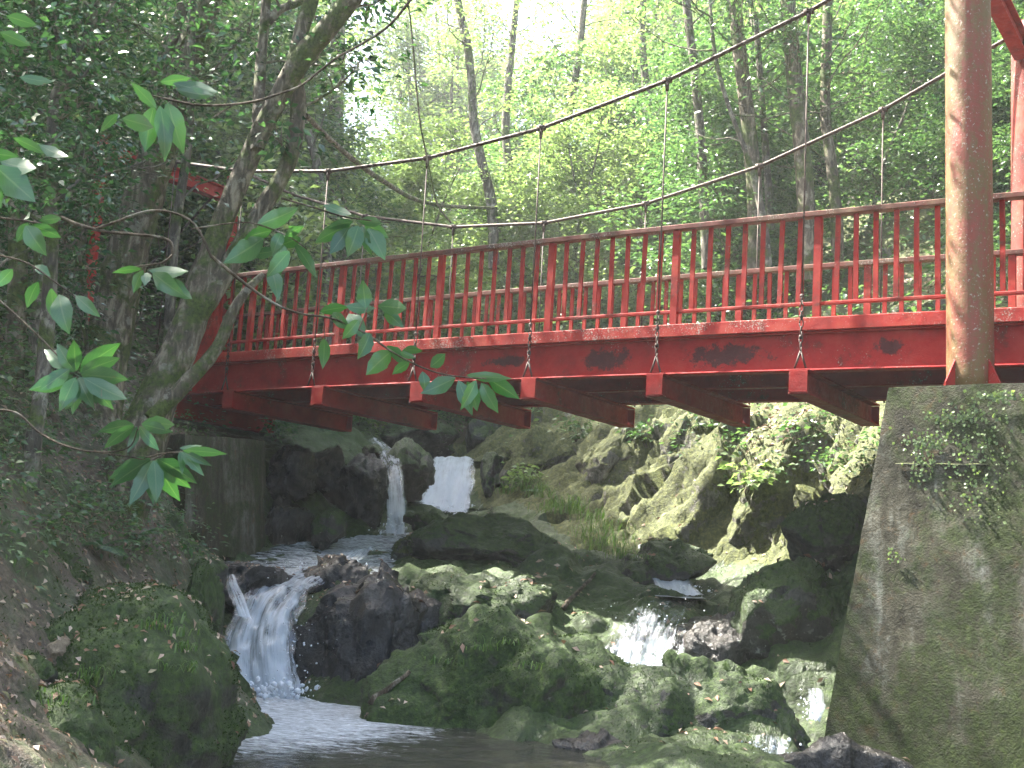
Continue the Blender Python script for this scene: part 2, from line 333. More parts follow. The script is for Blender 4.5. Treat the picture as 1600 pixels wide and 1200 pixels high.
# ------------------------------------------------------------------ ground
W0 = -1.35                                               # level of the pool
ctl = [
 # pool floor
 (-1.3, 9, -1.8), (-.5, 9.3, -1.75), (.2, 8.4, -1.7), (1.2, 8.4, -1.42), (1.2, 9.4, -1.2), (1.9, 9.2, -1.28), (2, 8.5, -1.45), (.5, 9.1, -1.5), (-1.5, 10.5, -1.75), (-2.0, 11.8, -1.7), (-1.4, 11.4, -1.75),
 (-1, 5, -1.75), (1, 5, -1.7), (0, 2, -1.7), (-2.4, 12.25, -1.62), (2.6, 9.2, -1.5), (3.0, 7.5, -1.7), (2.5, 5, -1.7), (5, 7, -1.7), (6.5, 4, -1.6), (3.4, 9.7, -1.6), (4.3, 9.1, -1.65), (5.2, 8.6, -1.6), (3.0, 10.3, -1.5), (3, 1, -1.6), (0, -3, -1.7), (-3, -3, -1), (4, -3, -1.5),
 # rocks right of pool
 (-.71, 11.1, -1.42), (-.33, 10.2, -1.5), (.66, 9.7, -1.3), (-.2, 11.3, -.95), (.6, 10.6, -1.05), (1.4, 10.4, -1.25), (1.93, 11.5, -.95), (2.26, 10.2, -1.3), (2.7, 10.9, -1.2),
 (-1.21, 13, -.3), (-1.5, 12.3, -.9), (-1.82, 13.4, -.25), (-.4, 12.6, -.35), (.5, 12.4, -.5), (-.19, 15, .22), (.67, 15.2, .4), (-1.1, 14.8, .1), (.2, 13.6, -.05), (1.0, 13.9, .05),
 (1.54, 13, -.25), (1.48, 12.15, -1.0), (2.0, 12.3, -.9), (2.21, 13.8, -.25), (1.73, 15.5, .35), (1.9, 14.6, .0), (1.1, 12.2, -.75), (1.0, 11.4, -1.0),
 (2.6, 14.7, .0), (3.35, 14.1, .05), (2.3, 13.9, -.2), (3.1, 13.2, -.1), (2.5, 12.6, -.45), (3.0, 12, -.6), (3.7, 12.7, .7), (3.2, 11.3, -.9),
 # cliff
 (3.06, 16.5, 2.35), (2.9, 15.7, 2.1), (4.6, 15, 2.4), (4.0, 14.7, 2.1), (4.3, 13.6, 1.9), (1.37, 16, .5), (1.97, 18.5, 2.5), (-.08, 18.5, 1.0), (.27, 22, 2.9), (1.0, 18.2, 1.6), (2.0, 16.6, 1.3), (.6, 20, 2.1),
 (5.2, 13.5, 1.9), (6.5, 12, 1.9), (5.6, 11.6, 1.0), (7.5, 10, 1.2), (10, 8, 2.0),
 # upper stream, weir
 (-1.22, 19.6, .75), (-.5, 19.4, .75), (-.9, 18, .65), (-1.28, 21, 1.65), (-.52, 21, 1.65), (-.9, 23, 1.7), (-1.46, 16.9, .3), (-1.75, 18.2, 1.3), (-2.2, 19, 1.7), (-1.6, 20, 1.5),
 (-1.8, 15.4, -.02), (-2.3, 15.2, -.12), (-2.1, 14.1, -.25), (-2.35, 13.2, -.6), (-2.5, 12.7, -1.1), (-2.25, 14.6, -.15), (-2.9, 14.8, -.15), (-3.2, 14.0, -.15), (-2.8, 13.3, -.25), (-2.95, 12.6, -.5),
 (-2.53, 16, .2), (-2.78, 17, 1.3), (-3.4, 17, 1.4), (-3.8, 15.9, 1.35), (-4.0, 15.0, 1.2), (-3.9, 14.0, 1.05),
 # left bank
 (-2.44, 9.8, -.58), (-2.1, 9.3, -.9), (-1.95, 9.1, -1.45), (-2.14, 7.4, -1.15), (-1.6, 7, -1.6), (-2.68, 7.8, -.65), (-2.91, 9, -.28), (-3.4, 11, .75), (-3.05, 8, .0), (-3.99, 9.5, 1.1), (-2.77, 10, -.38), (-2.98, 12, -.2),
 (-2.25, 10.8, -.9), (-2.75, 11.4, -.6), (-3.3, 12.6, .5), (-5, 11, 2.0), (-5, 14, 2.2), (-4.2, 7, 1.0), (-3, 5, -.4), (-5, 3, .8), (-5.5, 17.2, 1.9), (-4.5, 16.7, 1.6), (-7, 15, 3.2), (-7, 10, 3.6), (-9, 6, 4.2), (-3.6, 19, 2.0), (-3, 21, 2.3),
 # slopes
 (5.5, 18.5, 5.6), (3.6, 20, 4.2), (7.5, 16, 5.0), (3.5, 24, 5.2), (10, 12, 5), (10, 20, 9), (8, 28, 11), (14, 30, 15), (20, 12, 12), (20, 40, 21), (16, 4, 8),
 (-5.5, 22, 4.0), (-8, 24, 6.5), (-12, 32, 11), (-13, 14, 7.5), (-14, 22, 10), (-20, 30, 16), (-20, 12, 12), (-20, 45, 18), (-1, 27, 2.7), (-2, 34, 4.0), (2.5, 30, 5.0), (-5, 30, 4.6), (-3, 45, 8.5), (0, 60, 14.5),
 (10, 45, 17), (-15, 60, 20), (15, 60, 24), (20, 60, 27), (-30, 30, 22), (-30, 60, 28), (30, 30, 22), (30, 60, 33), (0, 75, 21), (-25, 75, 28), (25, 75, 34), (-12, 0, 5), (-25, -3, 12), (14, -3, 6), (28, 0, 13)]
ctl = np.array(ctl, float)
_S = np.array([1., 1.])
_D = np.linalg.norm((ctl[:, None, :2]-ctl[None, :, :2]), axis=2)
_A = np.block([[_D+np.eye(len(ctl))*-.02, np.ones((len(ctl), 1)), ctl[:, :2]], [np.ones((1, len(ctl))), np.zeros((1, 3))], [ctl[:, :2].T, np.zeros((2, 3))]])
_w = np.linalg.solve(_A, np.concatenate([ctl[:, 2], np.zeros(3)]))
def base_h(xy):
    xy = np.atleast_2d(np.asarray(xy, float)); out = np.zeros(len(xy))
    for s in range(0, len(xy), 20000):
        q = xy[s:s+20000]; d = np.linalg.norm(q[:, None]-ctl[None, :, :2], axis=2)
        out[s:s+20000] = d@_w[:-3]+_w[-3]+q@_w[-2:]
    return out
def sstep(a, b, x): t = np.clip((x-a)/(b-a), 0, 1); return t*t*(3-2*t)
def soil_mask(xy, z):
    x, y = xy[:, 0], xy[:, 1]
    left = sstep(np.where(y < 10.5, -1.8, -2.5), np.where(y < 10.5, -2.2, -3.0), x)*(1-sstep(12.0, 12.6, y))+sstep(-3.2, -4.0, x)*sstep(12, 12.6, y)*(y > 11)
    right = sstep(3.2, 4.4, z-.12*(y-15))
    far = sstep(23.5, 26, y)
    return np.clip(np.maximum.reduce([left, right*(x > 0), far, sstep(5.3, 6, x)]), 0, 1)
def terrain(name, x0, x1, y0, y1, st, m, drop=0., detail=True, hole=None):
    xs = np.arange(x0, x1+st/2, st); ys = np.arange(y0, y1+st/2, st); nx, ny = len(xs), len(ys)
    X, Y = np.meshgrid(xs, ys); xy = np.stack([X.ravel(), Y.ravel()], 1)
    z = base_h(xy); V = np.c_[xy, z-drop]; s = soil_mask(xy, z)
    G = z.reshape(ny, nx); gy, gx = np.gradient(G, st); Nn = np.stack([-gx, -gy, np.ones_like(gx)], -1).reshape(-1, 3); Nn /= np.linalg.norm(Nn, axis=1)[:, None]
    if detail:
        # bedding planes lean up to the right, so the noise is stretched along them
        rot = np.array([[.8, .1, -.55], [-.1, 1, .1], [.55, -.1, .8]])
        q = V@rot.T*np.array([1.7, 1.2, .75])
        cl = sstep(1.3, 2.2, V[:, 0]+.35*(V[:, 1]-15))*sstep(.0, .5, z)
        e1 = np.array([.5, -.15, .85]); e1 /= np.linalg.norm(e1); e2 = np.cross(e1, [0, 1., 0]); e2 /= np.linalg.norm(e2); e3 = np.cross(e1, e2)
        qs = np.stack([V@e1*.42, V@e2*1.9, V@e3*1.9], 1); sw = .35*fbm(V*.7+5, 2); qs[:, 1] += sw
        saw = np.abs(((qs[:, 1]*.9+.4*perlin(qs*.6)) % 1.)-.35)
        wp = V+.12*np.stack([fbm(V*1.7, 3), fbm(V*1.7+30, 3), fbm(V*1.7+60, 3)], 1); wq = np.stack([wp@e1*.6, wp@e2, wp@e3], 1); wc = np.stack([wp@e1*.33, wp@e2, wp@e3], 1)
        d = (1-cl)*(.15*billow(q*.7+3, 2)+.11*facet(wq*1.2)+.032*facet(wq*4.3)+.010*facet(wq*11))+cl*(.34*facet(wc*1.25)+.09*facet(wc*3.3)+.025*facet(wc*8)+.14*billow(qs*.7, 2))+.012*fbm(V*13, 2)
        pool = 1-sstep(-1.25, -1.5, z)*.7
        d = d*(1-.72*s)*pool+.05*fbm(V*1.6+9, 3)*s
        V = V+Nn*d[:, None]
    i = (np.arange(ny-1)[:, None]*nx+np.arange(nx-1)[None]).ravel()
    F = np.stack([i, i+1, i+nx+1, i+nx], -1)
    if hole:
        c = V[F].mean(1); F = F[~((c[:, 0] > hole[0]) & (c[:, 0] < hole[1]) & (c[:, 1] > hole[2]) & (c[:, 1] < hole[3]))]
    o = obj(name, V, F, m, origin=np.zeros(3)); at = o.data.attributes.new('soil', 'FLOAT', 'POINT'); at.data.foreach_set('value', s.astype(np.float32))
    tag(o, kind='structure'); return o, V, F
bed, bedV, bedF = terrain('stream_bed', -8, 8, -1, 25.5, .04, M['rockbed'])
cm = bed.data; cm.materials.append(M['cliff'])
cc = bedV[bedF].mean(1); isc = (cc[:, 0]+.35*(cc[:, 1]-15) > 1.25) & (cc[:, 1] > 12.6) & (cc[:, 2] > .25)
terr2, t2V, t2F = terrain('ground', -40, 40, -8, 80, .5, M['soil'], drop=.06, detail=False, hole=(-7.4, 7.4, -.4, 24.9))
# the pale cliff is its own rock face over the bed
cl_idx = bedF[isc]; cm.polygons.foreach_set('material_index', isc.astype(np.int32))

# ------------------------------------------------------------------ boulders
_ico = {}
def ico(k):
    if k not in _ico:
        import bmesh
        bm = bmesh.new(); bmesh.ops.create_icosphere(bm, subdivisions=k, radius=1)
        _ico[k] = (np.array([v.co[:] for v in bm.verts]), np.array([[v.index for v in f.verts] for f in bm.faces])); bm.free()
    return _ico[k]
ROCKS = []; MOSSY = []
def boulder(c, size, label, m='boulder', seed=0, rot=0., k=5, cuts=13, tilt=0., name='boulder', group=None, rough=1.):
    V, F = ico(k); rg = np.random.default_rng(seed+100); V = V.copy()
    for _ in range(cuts):                                 # planes split off the round form
        n = rg.normal(size=3); n /= np.linalg.norm(n); d = rg.uniform(.55, .82); s = V@n-d; V = V-np.outer(np.where(s > 0, s*.88, 0), n)
    V = V*np.asarray(size)
    sz = float(np.mean(size)); Nn = V/np.linalg.norm(V, axis=1)[:, None]
    q = V*np.array([1.5, 1.2, 1.])
    wv = q*np.array([1, 1, .8])+.10*np.stack([fbm(q*2+seed, 3), fbm(q*2+30, 3), fbm(q*2+60, 3)], 1)
    d = .10*sz*billow(q/sz*1.0+seed, 2)+rough*(.085*facet(wv*1.7/max(sz, .35)**.5+seed)+.028*facet(wv*4.8+seed)+.010*facet(wv*12+seed)+.012*fbm(V*14+seed, 2))
    V = V+Nn*d[:, None]
    cz, sn = math.cos(rot), math.sin(rot); ct, s2 = math.cos(tilt), math.sin(tilt)
    V = V@np.array([[ct, 0, s2], [0, 1, 0], [-s2, 0, ct]]).T@np.array([[cz, -sn, 0], [sn, cz, 0], [0, 0, 1]]).T+np.asarray(c)
    o = obj(name, V, F, M[m]); tag(o, label, 'rock', group); ROCKS.append((V, F)); MOSSY.append((V, F, {'mossy': 1., 'boulder': .35}.get(m, 0.))); return o
def bpx(x0, x1, y0, y1, d, depth, label, m='boulder', **kw):
    """boulder filling a box of the photograph at distance d"""
    c = P((x0+x1)/2, (y0+y1)/2, d); sx = (x1-x0)/2/FPX*d; sz = (y1-y0)/2/FPX*d
    return boulder(c, (sx*1.12, depth, sz*1.12), label, m, **kw)
bpx(590, 985, 985, 1240, 11.2, .75, 'large rounded mossy boulder at the edge of the pool, in front of the other rocks', 'mossy', seed=11, k=6, cuts=5)
bpx(900, 1290, 1050, 1260, 10.9, .6, 'broad dark rock slab between the mossy boulder and the concrete pier', 'boulder', seed=2, k=6, tilt=.15)
bpx(455, 700, 890, 1130, 12.4, .55, 'dark wet rock beside the right edge of the white waterfall', 'wet', seed=23, k=6)
bpx(620, 900, 885, 1030, 12.9, .6, 'grey dappled rock hump above the large mossy boulder', 'boulder', seed=4, k=6)
bpx(655, 905, 812, 905, 14.9, .6, 'flat topped sunlit rock ledge in mid-stream under the bridge', 'boulder', seed=6, k=6, cuts=9)
bpx(612, 662, 830, 880, 15.2, .25, 'small pale sunlit rock at the left end of the rock ledge', 'cliff', seed=7)
bpx(640, 705, 795, 840, 16.2, .3, 'small mossy rock in front of the foot of the weir', 'mossy', seed=8)
bpx(470, 590, 870, 960, 13.6, .35, 'low dark rock at the lip of the white waterfall', 'wet', seed=9)
bpx(318, 460, 880, 960, 13.2, .4, 'smooth wet rock sill left of the waterfall lip', 'wet', seed=10)
bpx(600, 672, 680, 790, 18.2, .5, 'tall sunlit boulder between the two upper falls', 'boulder', seed=12)
bpx(530, 606, 700, 830, 17.0, .5, 'glistening black rock beside the thin upper fall', 'wet', seed=13)
bpx(560, 612, 685, 735, 18.3, .4, 'pale wet rock at the head of the thin upper fall', 'boulder', seed=14)
bpx(415, 500, 700, 780, 16.2, .45, 'upper dark block at the end of the retaining wall', 'wet', seed=15)
bpx(410, 490, 765, 870, 15.8, .45, 'lower dark block at the foot of the retaining wall', 'wet', seed=16)
bpx(475, 550, 690, 800, 17.0, .4, 'dark upright rock behind the stacked blocks near the retaining wall', 'wet', seed=17)
bpx(490, 545, 800, 850, 15.4, .25, 'small rock with a bright sunlit top beside the upper stream', 'boulder', seed=18)
bpx(745, 800, 700, 800, 20.0, .6, 'grey rock to the right of the bright weir fall', 'boulder', seed=19)
bpx(590, 720, 655, 715, 22.5, .8, 'rounded shadowed rock behind the weir, under the bridge', 'boulder', seed=20)
bpx(720, 800, 640, 715, 22.5, .8, 'brown rock at the right behind the weir', 'boulder', seed=21)
bpx(1120, 1260, 690, 925, 15.3, .5, 'bright sunlit buttress of pale rock at the foot of the cliff', 'cliff', seed=22, k=6, tilt=.25, cuts=9)
bpx(1230, 1400, 655, 800, 15.5, .6, 'pale fractured cliff block behind the concrete pier', 'cliff', seed=24, k=6, tilt=.3)
bpx(1010, 1140, 640, 800, 16.8, .6, 'shadowed upright cliff block above the grey stones', 'cliff', seed=25, k=6, tilt=.35, cuts=9)
bpx(880, 1040, 640, 830, 18.0, .7, 'long slanting sunlit cliff slab below the crossbeams', 'cliff', seed=26, k=6, tilt=.5, cuts=9)
bpx(790, 905, 650, 800, 19.6, .6, 'leaning pale slab right of the weir', 'cliff', seed=27, tilt=.5, k=6)
bpx(1060, 1125, 745, 830, 15.9, .3, 'grey rounded stone wedged below the cliff block', 'cliff', seed=28)
bpx(1140, 1400, 880, 1130, 12.3, .55, 'big dark rock face left of the concrete pier', 'boulder', seed=29, k=6, tilt=.25)
bpx(1230, 1400, 780, 930, 12.9, .4, 'mossy rock shoulder against the concrete pier', 'mossy', seed=30, k=6)
bpx(1060, 1210, 945, 1060, 12.3, .4, 'dark wet rock right of the right-hand cascade', 'wet', seed=31)
bpx(960, 1120, 850, 935, 14.6, .35, 'sloping grey rock carrying the small upper cascade', 'boulder', seed=32, tilt=-.35)
bpx(30, 352, 945, 1340, 8.3, 1.0, 'huge moss covered boulder at the lower left beside the pool', 'mossy', seed=33, k=6, cuts=5, rough=.55)
bpx(-120, 190, 1080, 1380, 7.3, .8, 'broad mossy rock with leaf litter in the bottom left corner of the frame', 'mossy', seed=44, k=6, cuts=5, rough=.5)
bpx(-60, 130, 830, 960, 8.6, .5, 'grey mossy boulder half buried in the left bank', 'mossy', seed=34)
bpx(60, 122, 995, 1055, 7.6, .12, 'small tan angular stone lying on the left bank', 'pale', seed=35, k=4, rough=.3)
bpx(-30, 95, 1020, 1105, 7.3, .22, 'flat mossy stone below the tan stone at the left edge', 'mossy', seed=36, rough=.5)
bpx(-40, 22, 975, 1050, 7.4, .15, 'grey lichen spotted stone cut by the left edge of the frame', 'cliff', seed=37, rough=.4)
bpx(285, 335, 880, 1090, 10.9, .5, 'steep dark mossy rock left of the waterfall', 'mossy', seed=38, k=6)
bpx(1140, 1420, 1165, 1290, 9.7, .3, 'wet brown rock ledge at the foot of the pier', 'wet', seed=39)
bpx(870, 1000, 1140, 1230, 10.0, .3, 'low wet rock with a pale sunlit patch at the bottom of the frame', 'wet', seed=40)

# ------------------------------------------------------------------ water
def water_material(name, foam_expr):
    m, t, o = mat(name); g = N(t); pos = mapped(g, src='Position')
    rip = g.noise(mapped(g, (1, 1.9, 1), (0, 0, .5), 'Position'), 5.5, 5, .6, .8)
    rip2 = g.noise(mapped(g, (1, 2.4, 1), (0, 0, -.3), 'Position'), 17, 4, .6, .6)
    at = g('Attribute', attribute_name='foam').outputs['Fac']
    fm = g.ramp(g.math('ADD', at, g.math('MULTIPLY', g.math('SUBTRACT', g.math('ADD', g.math('MULTIPLY', rip, .6), g.math('MULTIPLY', rip2, .4)), .5), 1.7)), [(.42, 0), (.78, 1)])
    base = g.ramp(rip, [(.35, (.016, .018, .010)), (.65, (.038, .038, .022))])
    b = g('BsdfPrincipled', {'Base Color': base, 'Roughness': .06, 'IOR': 1.33, 'Specular IOR Level': .6})
    fc = g.ramp(g.noise(mapped(g, (1, 2.6, 1), (0, 0, .25), 'Position'), 13, 5, .7, .9), [(.36, (.16, .18, .18)), (.52, (.52, .56, .60)), (.64, (.80, .84, .88))]); w = g('BsdfPrincipled', {'Base Color': fc, 'Roughness': .5})
    bp = g('Bump', {'Height': g.math('ADD', rip, g.math('MULTIPLY', rip2, .35)), 'Strength': 1., 'Distance': .10})
    t.links.new(bp.outputs[0], b.inputs['Normal']); t.links.new(bp.outputs[0], w.inputs['Normal'])
    mx = g('MixShader', {0: fm, 1: b.outputs[0], 2: w.outputs[0]}); t.links.new(mx.outputs[0], o.inputs[0]); return m
M['water'] = water_material('stream_water', None)
def falls_material(name='falling_water', dens=.5):
    m, t, o = mat(name); g = N(t)
    uv = g('UVMap').outputs[0]
    st = g('Mapping', {'Vector': uv, 'Scale': (13, .9, 1)}).outputs[0]; st2 = g('Mapping', {'Vector': uv, 'Scale': (70, 3.2, 1)}).outputs[0]
    n = g.math('ADD', g.math('MULTIPLY', g.noise(st, 1, 5, .65, .7), .6), g.math('MULTIPLY', g.noise(st2, 1, 4, .65, .4), .4))
    at = g('Attribute', attribute_name='foam').outputs['Fac']
    br = g.noise(mapped(g, (1, 1, .6), src='Position'), 4.5, 5, .7, .5); a = g.ramp(g.math('ADD', g.math('ADD', g.math('MULTIPLY', n, .75), g.math('MULTIPLY', br, .45)), g.math('MULTIPLY', g.math('SUBTRACT', at, .68), .62)), [(.50, .0), (.58, .38), (.70, .85), (.82, 1.)])
    wh = g('BsdfPrincipled', {'Base Color': (.62, .67, .72, 1), 'Roughness': .45, 'Specular IOR Level': .5})
    tl = g('BsdfTranslucent', {'Color': (.8, .85, .9, 1)}); ws = g('MixShader', {0: .35, 1: wh.outputs[0], 2: tl.outputs[0]})
    bp = g('Bump', {'Height': n, 'Strength': .8, 'Distance': .04}); t.links.new(bp.outputs[0], wh.inputs['Normal'])
    gl = g('BsdfGlossy', {'Color': (.9, .95, 1, 1), 'Roughness': .08}); tr = g('BsdfTransparent'); t.links.new(bp.outputs[0], gl.inputs['Normal'])
    clear = g('MixShader', {0: .12, 1: tr.outputs[0], 2: gl.outputs[0]})
    mx = g('MixShader', {0: a, 1: clear.outputs[0], 2: ws.outputs[0]}); t.links.new(mx.outputs[0], o.inputs[0]); return m
M['falls'] = falls_material()
def bed_z(x, y):
    nx = len(np.arange(-8, 8+.02, .04)); i = np.clip(np.round((x+8)/.04).astype(int), 0, nx-1); j = np.clip(np.round((y+1)/.04).astype(int), 0, len(bedV)//nx-1); return bedV[j*nx+i, 2]
def sheet(name, poly_fn, x0, x1, y0, y1, st, zf, foamf, dmax=.28):
    xs = np.arange(x0, x1, st); ys = np.arange(y0, y1, st); X, Y = np.meshgrid(xs, ys); xy = np.stack([X.ravel(), Y.ravel()], 1)
    z = zf(xy); V = np.c_[xy, z]; nx = len(xs); i = (np.arange(len(ys)-1)[:, None]*nx+np.arange(nx-1)[None]).ravel()
    F = np.stack([i, i+1, i+nx+1, i+nx], -1); c = V[F].mean(1); F = F[poly_fn(c) & (c[:, 2]-bed_z(c[:, 0], c[:, 1]) < dmax)]
    use = np.unique(F); mp = np.full(len(V), -1); mp[use] = np.arange(len(use)); V = V[use]; F = mp[F]
    o = obj(name, V, F, M['water'], origin=np.zeros(3)); at = o.data.attributes.new('foam', 'FLOAT', 'POINT'); at.data.foreach_set('value', foamf(V).astype(np.float32))
    return tag(o, kind='structure')
fall_foot = P(410, 1088, 12.25)
def pool_foam(V):
    d = np.linalg.norm((V[:, :2]-fall_foot[:2]-np.array([.25, -.5]))/np.array([1.35, 2.6]), axis=1); f = 1.2-sstep(.15, 2.0, d)*1.2
    d2 = np.linalg.norm(V[:, :2]-P(1190, 1195, 10.0)[:2], axis=1); f = np.maximum(f, .75-sstep(0, .5, d2)*.75)
    return f
sheet('pool_water', lambda c: c[:, 0] > -9, -3.2, 4.2, 2.5, 12.9, .05,
      lambda xy: W0+.012*fbm(np.c_[xy*2.2, np.zeros(len(xy))], 3)+.03*np.exp(-((np.linalg.norm(xy-fall_foot[:2], axis=1)/.7)**2))*(1+fbm(np.c_[xy*9, np.zeros(len(xy))], 2)), pool_foam, 9.)
up_line = np.array([(-2.0, 14.0, -.16), (-1.75, 15.0, .04), (-1.45, 16.6, .36)])
def up_z(xy): return np.interp(xy[:, 1], [13.4, 14.0, 15.0, 16.6, 17], [-.22, -.13, .03, .36, .44])+.02*fbm(np.c_[xy*5, np.zeros(len(xy))], 3)
sheet('upper_stream_water', lambda c: (c[:, 0] > -3.3) & (c[:, 0] < -1.2+.0*c[:, 1]), -3.4, -1.1, 13.6, 17.0, .04, up_z,
      lambda V: .80-.3*np.abs(V[:, 0]+2.0))
sheet('weir_pool_water', lambda c: c[:, 0] > -9, -1.9, -.1, 16.9, 19.95, .05, lambda xy: np.full(len(xy), .93)-.12*sstep(18.6, 17.2, xy[:, 1]), lambda V: .25+.4*sstep(19, 20, V[:, 1]), .05)
sheet('upper_pool_water', lambda c: c[:, 0] > -9, -1.7, -.2, 20.85, 25, .06, lambda xy: np.full(len(xy), 1.80), lambda V: .3+0*V[:, 0])
sheet('cascade_pool_water', lambda c: c[:, 0] > -9, 1.7, 2.32, 13.1, 14.3, .04, lambda xy: -.17+.01*fbm(np.c_[xy*6, np.zeros(len(xy))], 2), lambda V: 1.0+0*V[:, 1], .16)

def waterfall(rows, label, foam=.5, nu=28, sub=7, amp=.05, name='waterfall'):
    """rows: (left point, right point) pairs from the lip to the foot"""
    L = np.array([r[0] for r in rows]); R = np.array([r[1] for r in rows]); n = len(rows)
    t = np.linspace(0, n-1, (n-1)*sub+1); ii = np.minimum(t.astype(int), n-2); u = (t-ii)[:, None]
    def cat(a):
        p0 = a[np.maximum(ii-1, 0)]; p1 = a[ii]; p2 = a[ii+1]; p3 = a[np.minimum(ii+2, n-1)]
        return .5*(2*p1+(p2-p0)*u+(2*p0-5*p1+4*p2-p3)*u*u+(3*p1-p0-3*p2+p3)*u**3)
    L, R = cat(L), cat(R); w = np.linspace(0, 1, nu); V = L[:, None]*(1-w)[None, :, None]+R[:, None]*w[None, :, None]
    s = np.concatenate([[0], np.cumsum(np.linalg.norm(np.diff(L, axis=0), axis=1))]); Wd = np.linalg.norm(R-L, axis=1).mean()
    UV = np.stack([np.broadcast_to(w[None]*Wd, V.shape[:2]), np.broadcast_to(s[:, None], V.shape[:2])], -1).reshape(-1, 2)
    V = V.reshape(-1, 3); q = np.c_[UV[:, 0]*9, UV[:, 1]*1.6, np.full(len(V), foam*9)]
    bulge = np.sin(np.tile(w, len(t))*math.pi)
    V = V+np.outer(amp*(fbm(q, 3)+.8*bulge+.5*fbm(V*7, 3)), np.array([0, -.8, .6]))+np.outer(.05*fbm(V*2.5+3, 3)*(1-bulge), np.array([1., 0, 0]))
    m = len(t); i = (np.arange(m-1)[:, None]*nu+np.arange(nu-1)[None]).ravel(); F = np.stack([i, i+nu, i+nu+1, i+1], -1)
    o = obj(name, V, F, M['falls']); uvl = o.data.uv_layers.new(name='UVMap')
    li = np.empty(len(o.data.loops), np.int32); o.data.loops.foreach_get('vertex_index', li); uvl.data.foreach_set('uv', UV[li].astype(np.float32).ravel())
    edge = 1-np.abs(np.tile(w, m)-.5)*2; fo = foam+.5*np.minimum(edge*3.2, 1)-.38+.3*np.repeat(np.linspace(0, 1, m), nu)**2
    at = o.data.attributes.new('foam', 'FLOAT', 'POINT'); at.data.foreach_set('value', fo.astype(np.float32))
    tag(o, kind='structure'); return o
def rr(l): return [(P(*a), P(*b)) for a, b in l]
waterfall(rr([((530, 868, 15.0), (590, 858, 15.0)), ((478, 884, 14.2), (560, 890, 13.9)), ((425, 905, 13.3), (505, 915, 13.1)), ((385, 930, 12.75), (478, 940, 12.7)), ((352, 985, 12.35), (460, 985, 12.35)), ((343, 1040, 12.1), (462, 1040, 12.1)), ((343, 1095, 12.0), (472, 1098, 11.95))]), '', .58, 44, 8, .07)
waterfall(rr([((350, 905, 12.7), (368, 903, 12.8)), ((358, 930, 12.45), (385, 935, 12.55)), ((372, 965, 12.3), (400, 970, 12.3))]), '', .5, 10)
waterfall(rr([((985, 938, 13.1), (1092, 942, 13.1)), ((968, 958, 12.5), (1085, 960, 12.5)), ((948, 1000, 12.15), (1068, 1005, 12.1)), ((930, 1032, 11.95), (1062, 1050, 11.85))]), '', .36, 40, 8, .04)
waterfall(rr([((995, 855, 15.4), (1020, 850, 15.5)), ((1010, 888, 14.6), (1062, 885, 14.7)), ((1025, 930, 13.9), (1100, 932, 13.9))]), '', .7, 22)
waterfall(rr([((672, 716, 20.9), (747, 716, 20.9)), ((668, 730, 20.4), (744, 730, 20.4)), ((658, 770, 19.9), (738, 772, 19.9)), ((650, 802, 19.6), (730, 802, 19.6))]), '', .74, 24)
waterfall(rr([((572, 690, 18.6), (600, 688, 18.6)), ((592, 712, 17.8), (625, 715, 17.8)), ((600, 760, 17.0), (632, 760, 17.0)), ((598, 835, 16.5), (634, 835, 16.5))]), '', .5, 14)
waterfall(rr([((1250, 1080, 10.9), (1290, 1085, 10.9)), ((1255, 1105, 10.6), (1288, 1110, 10.6)), ((1258, 1125, 10.4), (1280, 1130, 10.4))]), '', .5, 12)
waterfall(rr([((1165, 1150, 10.2), (1235, 1158, 10.1)), ((1150, 1185, 9.9), (1240, 1190, 9.9)), ((1140, 1215, 9.75), (1240, 1215, 9.75))]), '', .45, 18)

def froth(cx, cy, d, sx, sy, n, r0_, r1_, seed, zup=.12):
    """broken white water: small lumps and drops thrown up where a fall lands"""
    rg_ = np.random.default_rng(seed); V0, F0 = ico(1); Vs = []; Fs = []; k = 0
    for _ in range(n):
        c = P(cx+rg_.normal(0, sx), cy+rg_.normal(0, sy), d+rg_.normal(0, .12)); c[2] += abs(rg_.normal(0, zup)); r_ = rg_.uniform(r0_, r1_)*(.35 if rg_.random() < .7 else 1)
        Vs.append(c+V0*r_*rg_.uniform(.5, 1.3, 3)); Fs.append(F0+k); k += len(V0)
    o = obj('white_water', np.concatenate(Vs), np.concatenate(Fs), M['froth'], origin=np.zeros(3)); return tag(o, kind='structure')
m, t, o_ = mat('froth'); g = N(t); b_ = g('BsdfPrincipled', {'Base Color': (.8, .84, .88, 1), 'Roughness': .5}); tt = g('BsdfTranslucent', {'Color': (.85, .88, .9, 1)}); mm_ = g('MixShader', {0: .4, 1: b_.outputs[0], 2: tt.outputs[0]}); t.links.new(mm_.outputs[0], o_.inputs[0]); M['froth'] = m
froth(408, 1088, 12.0, 34, 7, 420, .010, .035, 1, .06)
froth(440, 1010, 12.2, 30, 40, 200, .005, .014, 2, .03)
froth(1000, 1040, 11.85, 34, 6, 260, .008, .022, 3, .04)
froth(1015, 985, 12.2, 34, 26, 140, .004, .011, 4, .03)
froth(1065, 926, 13.9, 26, 4, 90, .006, .018, 5, .03)
froth(1195, 1185, 9.9, 26, 8, 160, .006, .018, 6, .05)
froth(1268, 1112, 10.5, 10, 8, 70, .005, .014, 7, .03)
froth(480, 888, 14.0, 50, 6, 160, .006, .02, 8, .03)
froth(695, 800, 19.5, 22, 4, 120, .012, .04, 9, .05)
froth(616, 828, 16.5, 12, 6, 80, .008, .025, 10, .05)

